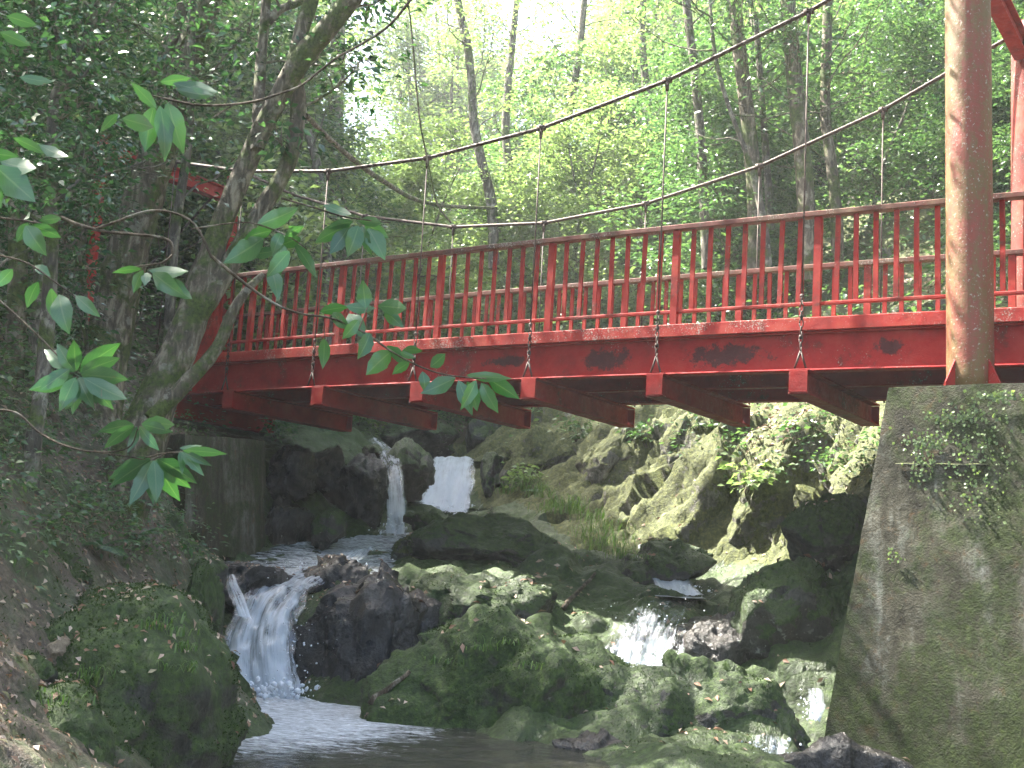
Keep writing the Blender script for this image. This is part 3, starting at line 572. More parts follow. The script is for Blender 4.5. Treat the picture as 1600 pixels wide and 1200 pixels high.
# ------------------------------------------------------------------ concrete
def block(corners_bot, corners_top, name, label, cat, m, n=26, amp=.02, parent=None):
    """weathered block between two quads"""
    b = np.array(corners_bot, float); t = np.array(corners_top, float); Vs = []; Fs = []
    c8 = np.concatenate([b, t]); quads = [(0, 1, 5, 4), (1, 2, 6, 5), (2, 3, 7, 6), (3, 0, 4, 7), (4, 5, 6, 7)]
    k = 0; g = np.linspace(0, 1, n)
    for q in quads:
        p = c8[list(q)]; U, Vv = np.meshgrid(g, g); U = U.ravel()[:, None]; Vv = Vv.ravel()[:, None]
        X = p[0]*(1-U)*(1-Vv)+p[1]*U*(1-Vv)+p[2]*U*Vv+p[3]*(1-U)*Vv
        Vs.append(X); i = (np.arange(n-1)[:, None]*n+np.arange(n-1)[None]).ravel(); Fs.append(np.stack([i, i+1, i+n+1, i+n], -1)+k); k += n*n
    V = np.concatenate(Vs); F = np.concatenate(Fs)
    V = V+amp*np.stack([fbm(V*2.3, 4), fbm(V*2.3+40, 4), .8*fbm(V*2.3+80, 4)], 1)
    # pull the edges in a little so the arrises are worn
    o = obj(name, V, F, m, parent); return tag(o, label, cat) if not parent else o
def bb(i, w, h): return B0+Ba*SP*i+Bn*w+np.array([0, 0, h])
ab = block([bb(-.27, -.86, -4.1), bb(-5, -.86, -4.1), bb(-5, 3.2, -4.1), bb(-.27, 3.2, -4.1)], [bb(-.62, -.8, -.80), bb(-5, -.8, -.80), bb(-5, 3.0, -.78), bb(-.62, 3.0, -.78)],
           'bridge_abutment', 'tall battered concrete pier stained with moss and lichen at the right', 'bridge pier', M['concrete'], 60, .012)
# pale joint line of lime on the pier face
rw = block([P(288, 870, 12.9), P(414, 872, 15.2), P(414, 872, 15.2)+np.array([-.5, .4, 0]), P(288, 870, 12.9)+np.array([-.6, .3, 0])],
           [P(288, 680, 12.9), P(414, 688, 15.2), P(414, 688, 15.2)+np.array([-.5, .4, 0]), P(288, 680, 12.9)+np.array([-.6, .3, 0])],
           'retaining_wall', 'dark green stained concrete retaining wall under the far end of the red bridge', 'wall', M['concrete'], 30, .02)

# ------------------------------------------------------------------ bridge
broot = empty('footbridge', BR(3, 1, -.75), 'long red painted steel suspension footbridge crossing the stream', 'bridge')
def bx3(i0, i1, w0, w1, h0, h1, n=None, bev=.006):
    """box along the bridge following its camber (i in post spacings)"""
    n = n or max(2, int(abs(i1-i0)*2)+1); V = []; 
    prof = [(w0+bev, h0), (w1-bev, h0), (w1, h0+bev), (w1, h1-bev), (w1-bev, h1), (w0+bev, h1), (w0, h1-bev), (w0, h0+bev)]
    for i in np.linspace(i0, i1, n):
        V += [BR(i, w, h) for w, h in prof]
    F = [(k*8+j, k*8+(j+1) % 8, k*8+8+(j+1) % 8, k*8+8+j) for k in range(n-1) for j in range(8)]
    F += [tuple(range(7, -1, -1)), tuple(range((n-1)*8, n*8))]
    return np.array(V), F
I0, I1 = -3.6, 6.95
I1n = 5.66
gn = [bx3(I0, I1n, .055, .075, -.50, -.13), bx3(I0, I1n, -.01, .13, -.5155, -.497), bx3(I0, I1n, .0, .12, -.148, -.131)]
gf = [bx3(I0, I1, 1.885, 1.905, -.50, -.13), bx3(I0, I1, 1.83, 1.97, -.5155, -.497), bx3(I0, I1, 1.84, 1.96, -.148, -.131)]
o = obj('girder', *merge(gn), M['girder'], broot, False); o = obj('girder', *merge(gf), M['girder'], broot, False)
obj('curb', *bx3(I0, I1n, -.03, .10, -.128, 0), M['curb'], broot, False); obj('curb', *bx3(I0, I1, 1.86, 1.99, -.128, 0), M['curb'], broot, False)
pl = []
for k in range(int((I1-I0)*SP/.2)):
    i0 = I0+k*.2/SP; pl.append(bx3(i0+.004, i0+.126, .103+max(0, (i0-5.5)*.75), 1.857, -.125, -.045+.004*((k*7) % 3), 2))
obj('deck', *merge(pl), M['deck'], broot, False)
lo = [bx3(I0, I1, .95, .97, -.5, -.13), bx3(I0, I1, .9, 1.02, -.5155, -.5)]
obj('centre_girder', *merge(lo), M['girder'], broot, False)
# cross-beams: I sections with end plates
def cross_beam(i):
    w0, w1 = -.13, 2.2; hw = .066; h0, h1 = -.758, -.518
    a = [bx3(i-hw, i+hw, w0, w1, h0, h0+.016, 2, .002), bx3(i-hw, i+hw, w0, w1, h1-.016, h1, 2, .002), bx3(i-.006, i+.006, w0+.012, w1-.012, h0+.017, h1-.017, 2, .001)]
    o = obj('crossbeam', *merge(a), M['beam'], broot, False)
    e = obj('end_plate', *bx3(i-.060, i+.060, w0-.012, w0+.001, h0+.018, h1-.018, 2, .001), M['red'], o, False)
    e = obj('end_plate', *bx3(i-.060, i+.060, w1-.001, w1+.012, h0+.018, h1-.018, 2, .001), M['red'], o, False)
for k in range(7): cross_beam(k+.07)
# railings
def railing(w, sgn):
    e_ = I1n if w < 1 else I1
    top = obj('railing', *bx3(I0, e_, w-.055, w+.055, 1.0, 1.052), M['toprail'], broot, False)
    obj('bottom_rail', *bx3(I0, e_, w-.022, w+.022, .125, .158), M['rail'], top, False)
    rz = YAW
    v, f = boxg(-.036, .036, -.028, .028, 0, 1.0)
    pm = newmesh('post', v, f, M['rail'], False); v, f = boxg(-.0225, .0225, -.012, .012, 0, .845); bm_ = newmesh('baluster', v, f, M['rail'], False)
    i = -3
    rr_ = random.Random(int(w*10)+5)
    while i <= (5 if w < 1 else 6):
        off = .0 if w < 1 else .063
        place('post', pm, BR(i+off, w, 0.002), top, math.atan2(Ba[1], Ba[0]))
        for k in range(1, 8 if (w > 1 or i < 5) else 4):
            b = place('baluster', bm_, BR(i+off+k/8., w, .156), top, math.atan2(Ba[1], Ba[0])+rr_.uniform(-.04, .04))
            b.rotation_euler[1] = rr_.uniform(-.012, .012)
        i += 1
    return top
rn = railing(0.03, 1); rf = railing(1.96, -1)
v, f = boxg(-.09, .09, -.045, .045, -.13, 1.04)
em = newmesh('end_post', v, f, M['rail'], False)
for w in (.03, 1.96):
    for s in ((5.48, 5.58, 5.7) if w < 1 else (6.98, 7.12, 7.3)): place('end_post', em, BR(s, w, 0), rn if w < 1 else rf, math.atan2(Ba[1], Ba[0]))
# towers
def leg(i, w, h0, h1, r, lean=0., mk='tower', topcut=True):
    hs = np.linspace(h0, h1, 24); rad = r*(1+.35*np.exp(-(hs-h0)/.06)*0)
    V, F = tube([B0+Ba*(SP*i+lean*(h-h0))+Bn*w+np.array([0, 0, h]) for h in hs], rad, 28)
    return V, F
tl = obj('tower_leg', *leg(-1.0, -.35, -.86, 4.0, .195, .012), M['tower'], broot)
for k in range(4):
    an = k*math.pi/2+.5; base = bb(-1.0, -.35, -.86); d = np.array([math.cos(an), math.sin(an), 0]); s_ = np.array([-d[1], d[0], 0])*.008
    p = [base+d*.19, base+d*.31, base+d*.31+np.array([0, 0, .12]), base+d*.19+np.array([0, 0, .34])]
    V = [q-s_ for q in p]+[q+s_ for q in p]; F = [(0, 1, 2, 3), (7, 6, 5, 4), (0, 4, 5, 1), (1, 5, 6, 2), (2, 6, 7, 3), (3, 7, 4, 0)]
    obj('gusset_plate', V, F, M['red'], tl, False)
tl2 = obj('tower_leg', *leg(-1.02, 2.3, -1.0, 3.66, .20, .0), M['tower_far'], broot)
def beamx(i, w0, w1, h, hh=.12, hw=.05, lean=0):
    a = [bx3(i-hw, i+hw, w0, w1, h-hh, h-hh+.015, 2, .001), bx3(i-hw, i+hw, w0, w1, h+hh-.015, h+hh, 2, .001), bx3(i-.008, i+.008, w0+.01, w1-.01, h-hh+.016, h+hh-.016, 2, .001)]
    return merge(a)
obj('tower_beam', *beamx(-.98, -.14, 2.12, 3.32), M['red'], broot, False)
obj('tower_leg', *leg(6.85, -.35, -1.2, 3.2, .085, .02), M['rail'], broot)
obj('tower_leg', *leg(6.9, 2.3, -1.2, 3.45, .11, .03), M['rail'], broot)
obj('tower_beam', *beamx(6.98, -.26, 2.2, 3.10, .11, .05), M['red'], broot, False)
# cables, clamps, hangers
def cable(w, f, i0, i1, hang, base_w):
    ks = [i0]+hang+[i1]
    pts = []; 
    for a, b in zip(ks[:-1], ks[1:]):
        for u in np.linspace(0, 1, 7)[:-1]:
            i = a+(b-a)*u; hh = f(a)*(1-u)+f(b)*u-.02*math.sin(math.pi*u)*0
            pts.append(bb(i, w, hh))
    pts.append(bb(i1, w, f(i1)))
    pts = [bb(i0-3.2, w, f(i0)-3.6)]+pts+[bb(i1+2.6, w, f(i1)-3.0)]
    # resample finely for the twisted strands
    P0 = np.array(pts); s = np.concatenate([[0], np.cumsum(np.linalg.norm(np.diff(P0, axis=0), axis=1))]); ss = np.arange(0, s[-1], .03)
    Q = np.stack([np.interp(ss, s, P0[:, k]) for k in range(3)], 1)
    c = obj('cable', *tube(Q, .0205, 12, lobes=6, twist=11.), M['iron'], broot)
    for i in hang:
        h = f(i); p = bb(i, w, h)
        V1, F1 = tube([p+Ba*-.045, p+Ba*.045], .034, 10); V2, F2 = tube([p+np.array([0, 0, -.12]), p], [.018, .026], 8); V3, F3 = tube([p-Bn*.045+np.array([0, 0, .012]), p+Bn*.045+np.array([0, 0, .012])], .011, 6)
        obj('clamp', *merge([(V1, F1), (V2, F2), (V3, F3)]), M['iron'], c)
        hb = -.505; bot = BR(i, base_w, hb); top = p-np.array([0, 0, .1]); ln = top[2]-bot[2]; kn = bot+np.array([0, 0, .17])
        # straight rod, chain of links and knuckles, forked shackle
        parts = [tube([top, kn+(top-kn)*.16], .0085, 7)]
        for u in (.16, .10, .04): 
            q = kn+(top-kn)*u; parts.append(tube([q+np.array([0, 0, .022]), q+np.array([0, 0, .008]), q-np.array([0, 0, .008]), q-np.array([0, 0, .022])], [.009, .022, .022, .009], 8))
        q0 = kn+(top-kn)*.16; 
        n = 7
        for j in range(n):
            a_, b_ = q0+(kn-q0)*j/n, q0+(kn-q0)*(j+1)/n; ax = Ba if j % 2 else Bn; m_ = (a_+b_)/2; r_ = .018; L_ = np.linalg.norm(b_-a_)*.6
            th = np.linspace(0, 2*math.pi, 11); parts.append(tube([m_+ax*r_*math.cos(x)+np.array([0, 0, 1])*L_*math.sin(x) for x in th], .006, 6))
        for d in (-.055, .055): parts.append(tube([kn+np.array([0, 0, .0]), bot+Ba*d], .011, 7))
        obj('hanger', *merge(parts), M['iron'], c)
fn = lambda i: 2.2+.079*(i-3.45)**2
ff_ = lambda i: 2.0+.1*(i-2.95)**2
cable(-.12, fn, -1.0, 6.85, [.07, 1.08, 2.10, 3.14, 4.17, 5.15, 6.05], -.09)
cable(2.1, ff_, -.9, 6.8, [.0, .97, 1.96, 2.95, 3.93, 5.0, 6.0], 2.15)

# ------------------------------------------------------------------ foliage tools
def leaf_mesh(C0, D, Nn, L, Wd, fold=.18):
    """leaves as folded diamonds: base C0, direction D, normal Nn, length L"""
    D = D/np.linalg.norm(D, axis=1)[:, None]; S = np.cross(D, Nn); S /= np.linalg.norm(S, axis=1)[:, None]+1e-9; U = np.cross(S, D)
    L = L[:, None]; W_ = (Wd[:, None] if np.ndim(Wd) else Wd)*L
    a = C0; b = C0+D*L*.42+S*W_+U*L*fold*.6; c = C0+D*L-U*L*fold*.35; d = C0+D*L*.42-S*W_+U*L*fold*.6; m_ = C0+D*L*.5
    V = np.stack([a, b, c, d, m_], 1).reshape(-1, 3); k = np.arange(len(C0))[:, None]*5
    F = np.concatenate([k+np.array([[0, 4, 1]]), k+np.array([[1, 4, 2]]), k+np.array([[2, 4, 3]]), k+np.array([[3, 4, 0]])], 0)
    return V, F
def cloud(rg, cen, per, spread, size, flat=.35, up=1.1, aspect=.24):
    """sprays of leaves round twig points cen"""
    cen = np.asarray(cen, float); n = len(cen)
    tn = np.c_[rg.normal(0, .35, n), rg.normal(0, .35, n), np.ones(n)]; tn /= np.linalg.norm(tn, axis=1)[:, None]
    idx = np.repeat(np.arange(n), per); m_ = len(idx)
    off = rg.normal(size=(m_, 3))*spread; off -= tn[idx]*((off*tn[idx]).sum(1)*(1-flat))[:, None]
    C0 = cen[idx]+off
    D = off/spread+rg.normal(0, .6, (m_, 3)); D[:, 2] = D[:, 2]*.4-.25
    Nn = tn[idx]*up+rg.normal(0, .45, (m_, 3))
    L = size*rg.uniform(.6, 1.25, m_)
    return leaf_mesh(C0, D, Nn, L, aspect)
def branchset(rg, p0, p1, r, nb, length, rise=.4, levels=2, out=None, droop=.0):
    """limbs growing from a stem; returns tubes and twig end points"""
    tubes = []; tips = []
    def grow(a, d, ln, r_, lv):
        pts = [a]; dd = d/np.linalg.norm(d); n = 5
        for k in range(n):
            dd = dd+rg.normal(0, .22, 3)+np.array([0, 0, .08-droop]); dd /= np.linalg.norm(dd); pts.append(pts[-1]+dd*ln/n)
        tubes.append(tube(pts, np.linspace(r_, r_*.35, n+1), 5 if r_ < .03 else 7, cap=False))
        if lv > 0:
            for k in range(rg.integers(3, 5)):
                u = rg.uniform(.35, 1); j = min(int(u*n), n-1); q = pts[j]+(pts[j+1]-pts[j])*(u*n-j)
                s = rg.normal(size=3); s[2] *= .45; s /= np.linalg.norm(s); grow(q, dd+s*1.1, ln*.55, r_*.45, lv-1)
        else: tips.extend(pts[2:])
    for k in range(nb):
        u = k/max(nb-1, 1); a = p0+(p1-p0)*u; an = rg.uniform(0, 2*math.pi); d = np.array([math.cos(an), math.sin(an), rise*rg.uniform(.3, 1.5)])
        grow(a, d, length*(1-.35*u)*rg.uniform(.75, 1.2), r*(1-.5*u), levels-1)
    return tubes, tips

TREES = []
def make_tree(rg, h, r, crown_lo, nb, ln, per, spread, size, bark, leaf, lean=.1, levels=2, flat=.35, loc=(0, 0, 0)):
    """trunk (with limbs) and crown meshes round the origin"""
    n = 9; pts = [np.zeros(3)]; d = np.array([rg.normal(0, lean), rg.normal(0, lean), 1.])
    for k in range(n): d = d+np.array([rg.normal(0, .07), rg.normal(0, .07), .03]); d /= np.linalg.norm(d); pts.append(pts[-1]+d*h/n)
    pts = np.array(pts); pts[0] -= np.array([0, 0, .35]); rad = r*np.linspace(1, .3, n+1)
    parts = [tube(pts, rad, 10, bark=.12, seed=rg.uniform(0, 50), cap=False, sub=3)]; tips = []
    k0 = int(n*crown_lo)
    for k in range(k0, n):
        tb, tp = branchset(rg, pts[k], pts[k+1], rad[k]*.5, nb, ln, levels=levels); parts += tb; tips += tp
    V, F = merge(parts); tm = newmesh('trunk', V, F, M[bark]); tips = np.array(tips)
    cv, cf = cloud(rg, tips, per, spread, size, flat); cmh = newmesh('crown', cv, cf, M[leaf], False)
    return tm, cmh
def put_tree(meshes, loc, rz, sc, label, cat, group, name='tree', tilt=(0, 0)):
    e = empty(name, loc, label, cat, group); e.rotation_euler = (tilt[0], tilt[1], rz); e.scale = (sc, sc, sc)
    for nm, me in zip(('trunk', 'crown'), meshes):
        o = bpy.data.objects.new(nm, me); C.objects.link(o); o.parent = e
    return e
gz = lambda x, y: float(base_h([(x, y)])[0])


# prototypes
rg = np.random.default_rng(21)
sap = [make_tree(rg, 5.6, .05, .08, 3, 1.5, 7, .17, .125, 'bark2', 'leaf' if k % 2 else 'leafb', .12, 3, .3) for k in range(5)]
sapd = [make_tree(rg, 4.8, .045, .08, 3, 1.35, 7, .16, .105, 'bark2', 'leaf' if k else 'leafd', .12, 3, .3) for k in range(4)]
tall = [make_tree(rg, 12.5, .17, .35, 3, 2.9, 7, .32, .21, 'bark2', 'leafb' if k else 'leaf', .06, 3, .35) for k in range(3)]
can = [make_tree(rg, 11.5, .19, .62, 3, 3.1, 4, .24, .19, 'bark', 'leaf', .05, 3, .4) for k in range(2)]
ever = [make_tree(rg, 5.0, .05, .1, 3, 1.5, 9, .16, .085, 'bark2', 'leafd', .12, 3, .35) for k in range(3)]

rg = np.random.default_rng(5)
def scatter(n, fx, fy, protos, label, group, smin=.8, smax=1.25, cat='tree', name='sapling', test=None):
    k = 0; tries = 0
    while k < n and tries < n*30:
        tries += 1; x = rg.uniform(*fx); y = rg.uniform(*fy)
        if test and not test(x, y): continue
        put_tree(protos[rg.integers(len(protos))], (x, y, gz(x, y)-.05), rg.uniform(0, 6.28), rg.uniform(smin, smax), label, cat, group, name, (rg.normal(0, .06), rg.normal(0, .06))); k += 1
scatter(62, (3, 14), (18.2, 33), sapd, 'slender leafy sapling on the dark slope right of centre behind the bridge', 'saplings on the right slope', test=lambda x, y: x > 1.5+.07*y and gz(x, y) > 2.8)
scatter(10, (5, 8.5), (14.5, 18), sapd, 'leafy sapling on the dark slope just behind the right tower', 'saplings behind the right tower', .6, .8, test=lambda x, y: gz(x, y) > 2.8 and x-.4*(y-14) > 4.6)
scatter(40, (-3.5, 6.0), (23, 38), sap, 'slender bright leafed sapling in the valley behind the middle of the bridge', 'saplings behind the middle of the bridge', test=lambda x, y: abs(x+1.2) > .9)
scatter(22, (-11, -3.8), (19.5, 32), sap, 'slender leafy sapling behind the far left end of the bridge', 'saplings behind the far bridge end')
scatter(20, (-13, -6.2), (11, 19), ever, 'slender dark evergreen sapling on the shaded left bank', 'evergreen saplings on the left bank', test=lambda x, y: x < -.40*y-1.2)
scatter(36, (-16, 16), (36, 60), tall, 'tall sunlit broadleaf tree far up the valley', 'tall trees far up the valley', .8, 1.1, name='tall_tree', test=lambda x, y: abs(x+.14*y) > 1.4 or y > 44)
scatter(12, (4, 16), (20, 34), tall, 'tall straight trunked tree high on the right slope', 'tall trees high on the right slope', .7, 1.0, name='tall_tree')
scatter(6, (-18, -8), (24, 36), tall, 'tall tree high on the left slope behind the bridge', 'tall trees high on the left slope', .7, 1.0, name='tall_tree')
# canopy trees: rooted on both banks near the camera, their crowns closing over the stream
for (x, y, s_) in [(-6.5, 2, 1.0), (-8.5, 6.5, 1.05), (-8.5, 11.0, .8), (-10.5, 14.5, .8), (-6.0, -2.5, 1.0), (-12, 2, 1.0), (-13, 9, .9), (7.5, 6, .9), (6.5, 1, .95), (-3.5, -5.5, .95), (-11, -3, 1.1), (9, 11, .9)]:
    put_tree(can[rg.integers(2)], (x, y, gz(x, y)-.1), rg.uniform(0, 6.28), s_, 'broadleaf canopy tree overhanging the stream from the bank', 'tree', 'canopy trees on the banks', 'canopy_tree', (rg.normal(0, .04), .10 if x < 0 else -.10))

# low undergrowth on the slopes: nobody could count it
def undergrowth(n, fx, fy, test, per, size, mk, seed, hmax=1.1):
    r_ = np.random.default_rng(seed); xy = np.c_[r_.uniform(*fx, n), r_.uniform(*fy, n)]; z = base_h(xy)
    k = test(xy, z) & (fbm(np.c_[xy*.8, np.zeros(n)]+seed, 2) > -.28); xy = xy[k]; z = z[k]
    c = np.c_[xy, z+r_.uniform(.05, 1, len(z))**1.6*hmax]
    V, F = cloud(r_, c, per, .2, size, .35); o = obj('undergrowth', V, F, M[mk], smooth=False, origin=np.zeros(3)); return tag(o, kind='stuff')
u1 = undergrowth(9500, (2.6, 15), (14.5, 34), lambda q, z: (z > 2.75) & (q[:, 0] > 1.0+.08*q[:, 1]) & (q[:, 0]-.45*(q[:, 1]-13) > -1.5), 7, .11, 'leaf', 31)
tag(u1, 'mid green leafy undergrowth covering the slope right of the cliff', 'undergrowth')
u2 = undergrowth(6500, (-6, 6), (21, 42), lambda q, z: (z > 2.2) & (np.abs(q[:, 0]+1.1) > .9), 7, .13, 'leafb', 32)
tag(u2, 'bright green undergrowth on the valley floor behind the bridge', 'undergrowth')
u3 = undergrowth(9000, (-16, -3.9), (18.3, 40), lambda q, z: z > 1.9, 7, .12, 'leaf', 33)
tag(u3, 'mid green undergrowth on the slope behind the far bridge end', 'undergrowth')
u4 = undergrowth(5000, (-11, -4.3), (7, 18), lambda q, z: (z > 1.3) & (q[:, 0] < -.3*q[:, 1]-.6), 6, .075, 'leafd', 34, .9)
tag(u4, 'dark evergreen undergrowth on the shaded left bank', 'undergrowth')
u5 = undergrowth(22000, (-30, 32), (32, 74), lambda q, z: z > 3, 5, .32, 'leafb', 35, 4.)
tag(u5, 'sunlit far woodland leaves closing the head of the valley', 'woodland')

# ------------------------------------------------------------------ trees drawn stem by stem
def pth(pts, d=None):
    return [P(p[0], p[1], p[2] if len(p) > 2 else d) for p in pts]
def px2m(r, d): return r/FPX*d
def stem(pts, rads, d, bark=.14, seed=0, n=18, sub=8):
    Q = pth(pts, d); ds = [p[2] if len(p) > 2 else d for p in pts]; R = [px2m(r, q) for r, q in zip(rads, ds)]
    return tube(Q, R, n, bark=bark, seed=seed, cap=False, sub=sub)
def own_tree(name, label, stems, mk, crown=None, leaf='leafd', origin=None, twigs=0, seed=1, tw_len=.9, per=8, spread=.16, size=.08, cat='tree', tw_rng=(.3, 1.)):
    r_ = np.random.default_rng(seed); parts = []; tips = []
    for st_ in stems:
        v, f = st_; parts.append(st_)
    base = origin if origin is not None else stems[0][0][:18].mean(0)
    e = empty(name, base, label, cat)
    if twigs:
        for v, f in stems:
            m_ = len(v)//18; c_ = v[:m_*18].reshape(m_, 18, 3).mean(1)
            for _ in range(twigs):
                k = int(m_*r_.uniform(*tw_rng)); k = min(k, m_-2)
                tb, tp = branchset(r_, c_[k], c_[k+1], .016, 1, tw_len*r_.uniform(.6, 1.3), .5, 2); parts += tb; tips += tp
    if crown is not None:
        tips += list(crown)
    obj('trunk', *merge(parts), M[mk], e)
    if tips:
        V, F = cloud(r_, np.array(tips), per, spread, size, .35); obj('crown', V, F, M[leaf], e, False)
    return e
# double-stemmed leaning tree at the left end of the bridge
A = stem([(150, 900, 10.7), (196, 770, 10.6), (235, 650, 10.7), (285, 535, 10.8), (322, 425, 10.9), (352, 335, 10.9), (388, 250, 10.9), (422, 178, 10.8), (464, 102, 10.7), (512, 45, 10.6), (552, -5, 10.5), (610, -90, 10.4), (680, -210, 10)], [50, 44, 35, 28, 22, 18, 17, 16, 18, 17, 16, 14, 11], 0, .16, 3)
B = stem([(300, 505, 10.8), (356, 420, 10.9), (408, 330, 11), (452, 250, 11), (466, 170, 11), (460, 105, 11), (472, 45, 11), (488, -10, 11), (500, -120, 11), (495, -260, 11)], [18, 17, 14, 13, 13, 13, 13, 13, 12, 10], 0, .14, 5)
Cc = stem([(402, 235, 10.8), (404, 170, 10.9), (408, 90, 11), (414, 30, 11), (418, -40, 11), (425, -160, 11)], [12, 10, 9, 8, 8, 6], 0, .1, 6)
Dd = stem([(418, 35, 11), (440, 14, 11), (470, 2, 11.2), (500, -25, 11.3)], [8, 7, 6, 5], 0, .08, 7)
r_ = np.random.default_rng(12)
shade_crown_tips = []  # crown leaves out of view, clumped and spread to shade pier and rocks
while len(shade_crown_tips) < 520:
    x_, y_, d_ = r_.uniform(100, 1250), r_.uniform(-900, -90), r_.uniform(8.0, 13)
    if perlin([(x_/190., y_/150., d_*.35)])[0] > .02: shade_crown_tips.append(P(x_, y_, d_))
shade_crown_tips = np.array(shade_crown_tips)
own_tree('leaning_tree', 'mossy double stemmed tree leaning right across the far end of the bridge', [A, B, Cc, Dd], 'bark', shade_crown_tips, 'leafd', size=.11, per=9, spread=.22, twigs=4, seed=4)
# broken limb beside it
own_tree('broken_limb', 'thin pale broken limb leaning against the mossy leaning tree', [stem([(235, 655, 10.2), (290, 600, 10.3), (338, 545, 10.4), (362, 490, 10.4), (385, 455, 10.4), (412, 428, 10.4)], [13, 12, 10, 9, 7, 5], 0, .15, 9)], 'bark', seed=3, cat='branch')
own_tree('thick_tree', 'thick dark mossy trunk left of the leaning double stemmed tree', [
    stem([(120, 850, 11.3), (140, 740, 11.5), (155, 640, 11.8), (172, 520, 12), (196, 410, 12), (224, 310, 12), (252, 225, 12), (283, 130, 12), (312, 40, 12), (330, -30, 12), (350, -200, 12)], [52, 44, 36, 34, 33, 31, 28, 27, 25, 22, 14], 0, .16, 11),
    stem([(238, 270, 12), (240, 180, 12), (250, 110, 12), (272, 50, 12), (300, -20, 12)], [16, 14, 12, 12, 8], 0, .12, 13)], 'bark', np.array([P(r_.uniform(100, 480), r_.uniform(-300, -30), r_.uniform(11, 14)) for _ in range(200)]+[np.array([r_.uniform(-5.6, -2.4), r_.uniform(12.6, 15.6), r_.uniform(6.8, 8.8)]) for _ in range(460)]), 'leafd', twigs=6, seed=6, size=.08)  # high leaf clumps added out of view to shade the mid-stream rocks
own_tree('slim_tree', 'slim crooked pale tree at the left with a brightly lit upper stem', [
    stem([(44, 830, 9.0), (52, 700, 8.9), (66, 600, 9), (76, 480, 9), (80, 380, 9), (78, 280, 9), (82, 190, 9), (88, 145, 9), (112, 112, 9), (128, 75, 9), (142, 40, 9), (156, -10, 9), (170, -90, 9)], [14, 13, 12, 12, 11, 10, 9, 8, 8, 8, 7, 6, 5], 0, .1, 15),
    stem([(110, 72, 9), (98, 60, 9), (80, 40, 9), (68, 5, 9), (62, -60, 9)], [5, 5, 5, 5, 4], 0, .06, 17)], 'bark2', None, 'leafd', twigs=14, seed=7, size=.075, tw_len=.8)
own_tree('dark_tree', 'dark slender tree in the shade at the far left edge', [
    stem([(8, 760, 10.5), (20, 600, 10.5), (28, 420, 10.5), (22, 250, 10.5), (30, 90, 10.5), (24, -60, 10.5)], [20, 17, 15, 14, 13, 10], 0, .12, 19)], 'bark', None, 'leafd', twigs=26, seed=8, size=.08, tw_len=1.1)
own_tree('dark_tree', 'pair of thin dark stems between the slim pale tree and the thick mossy trunk', [
    stem([(118, 640, 12.5), (128, 520, 12.5), (126, 380, 12.5), (138, 240, 12.5), (150, 90, 12.5), (148, -60, 12.5)], [11, 10, 9, 9, 8, 6], 0, .12, 21),
    stem([(92, 660, 12.8), (104, 520, 12.8), (98, 390, 12.8), (108, 250, 12.8), (104, 90, 12.8), (112, -60, 12.8)], [8, 8, 7, 7, 6, 5], 0, .12, 22)], 'bark', None, 'leafd', twigs=24, seed=9, size=.08, tw_len=1.0)
r_ = np.random.default_rng(40)
def mass(n, fx, fy, fd, sd, th=-.1):
    out = []
    rg_ = np.random.default_rng(sd)
    while len(out) < n:
        x, y, d = rg_.uniform(*fx), rg_.uniform(*fy), rg_.uniform(*fd)
        if perlin([(x/90., y/70., d*.6+sd)])[0]+.25*rg_.normal() > th: out.append(P(x, y, d))
    return out
own_tree('evergreen_tree', 'dense dark leaved evergreen filling the upper left corner', [stem([(-60, 700, 8.5), (-50, 400, 8.5), (-40, 150, 8.5), (-30, -60, 8.5)], [14, 12, 10, 8], 0, .1, 33)], 'bark2', mass(460, (-80, 165), (-80, 330), (7.2, 9.5), 1), 'leafd', twigs=6, seed=14, size=.07, per=9, spread=.13)
own_tree('evergreen_tree', 'evergreen with small glossy leaves between the thick mossy trunk and the leaning tree', [stem([(262, 560, 11.6), (272, 380, 11.6), (296, 200, 11.6), (300, 20, 11.6), (310, -80, 11.6)], [9, 8, 7, 6, 5], 0, .1, 34)], 'bark2', mass(170, (150, 300), (-60, 230), (9.5, 13), 2, .05), 'leafd', twigs=6, seed=15, size=.08, per=8, spread=.15)
own_tree('evergreen_tree', 'low dark leaved evergreen below the upper left corner, left of the thick mossy trunk', [stem([(40, 800, 10.5), (48, 600, 10.5), (60, 420, 10.5), (52, 260, 10.5)], [10, 9, 8, 6], 0, .1, 35)], 'bark2', mass(120, (-60, 130), (300, 560), (10, 12.5), 3, .08), 'leafd', twigs=6, seed=16, size=.07, per=8, spread=.14)
# recognisable trunks behind the bridge
def back_trunk(pts, rads, label, d, seed, tw=5, leaf='leafb', mk='bark2'):
    st_ = stem(pts, rads, d, .12, seed); e = own_tree('woodland_tree', label, [st_], mk, None, leaf, twigs=tw, seed=seed+40, size=.12, tw_len=1.5, spread=.2)
    return e
back_trunk([(772, 420, 23), (768, 320, 23), (752, 250, 23), (740, 190, 23), (737, 130, 23), (730, 70, 23), (715, 0, 23), (700, -120, 23)], [9, 9, 8, 7.5, 7, 7, 6.5, 4], 'slim dark trunk rising behind the middle of the near cable', 23, 51, 8)
back_trunk([(536, 640, 24), (530, 480, 24), (527, 300, 24), (524, 180, 24), (528, 60, 24), (522, -80, 24)], [17, 15, 14, 13, 12, 9], 'thick sunlit pale trunk right of the leaning double stemmed tree', 24, 52, 8)
back_trunk([(515, 600, 21), (512, 430, 21), (507, 330, 21), (496, 260, 21), (480, 200, 21), (470, 140, 21)], [8, 8, 7, 7, 6, 4], 'slim brown trunk just left of the thick sunlit pale trunk', 21, 53, 5)
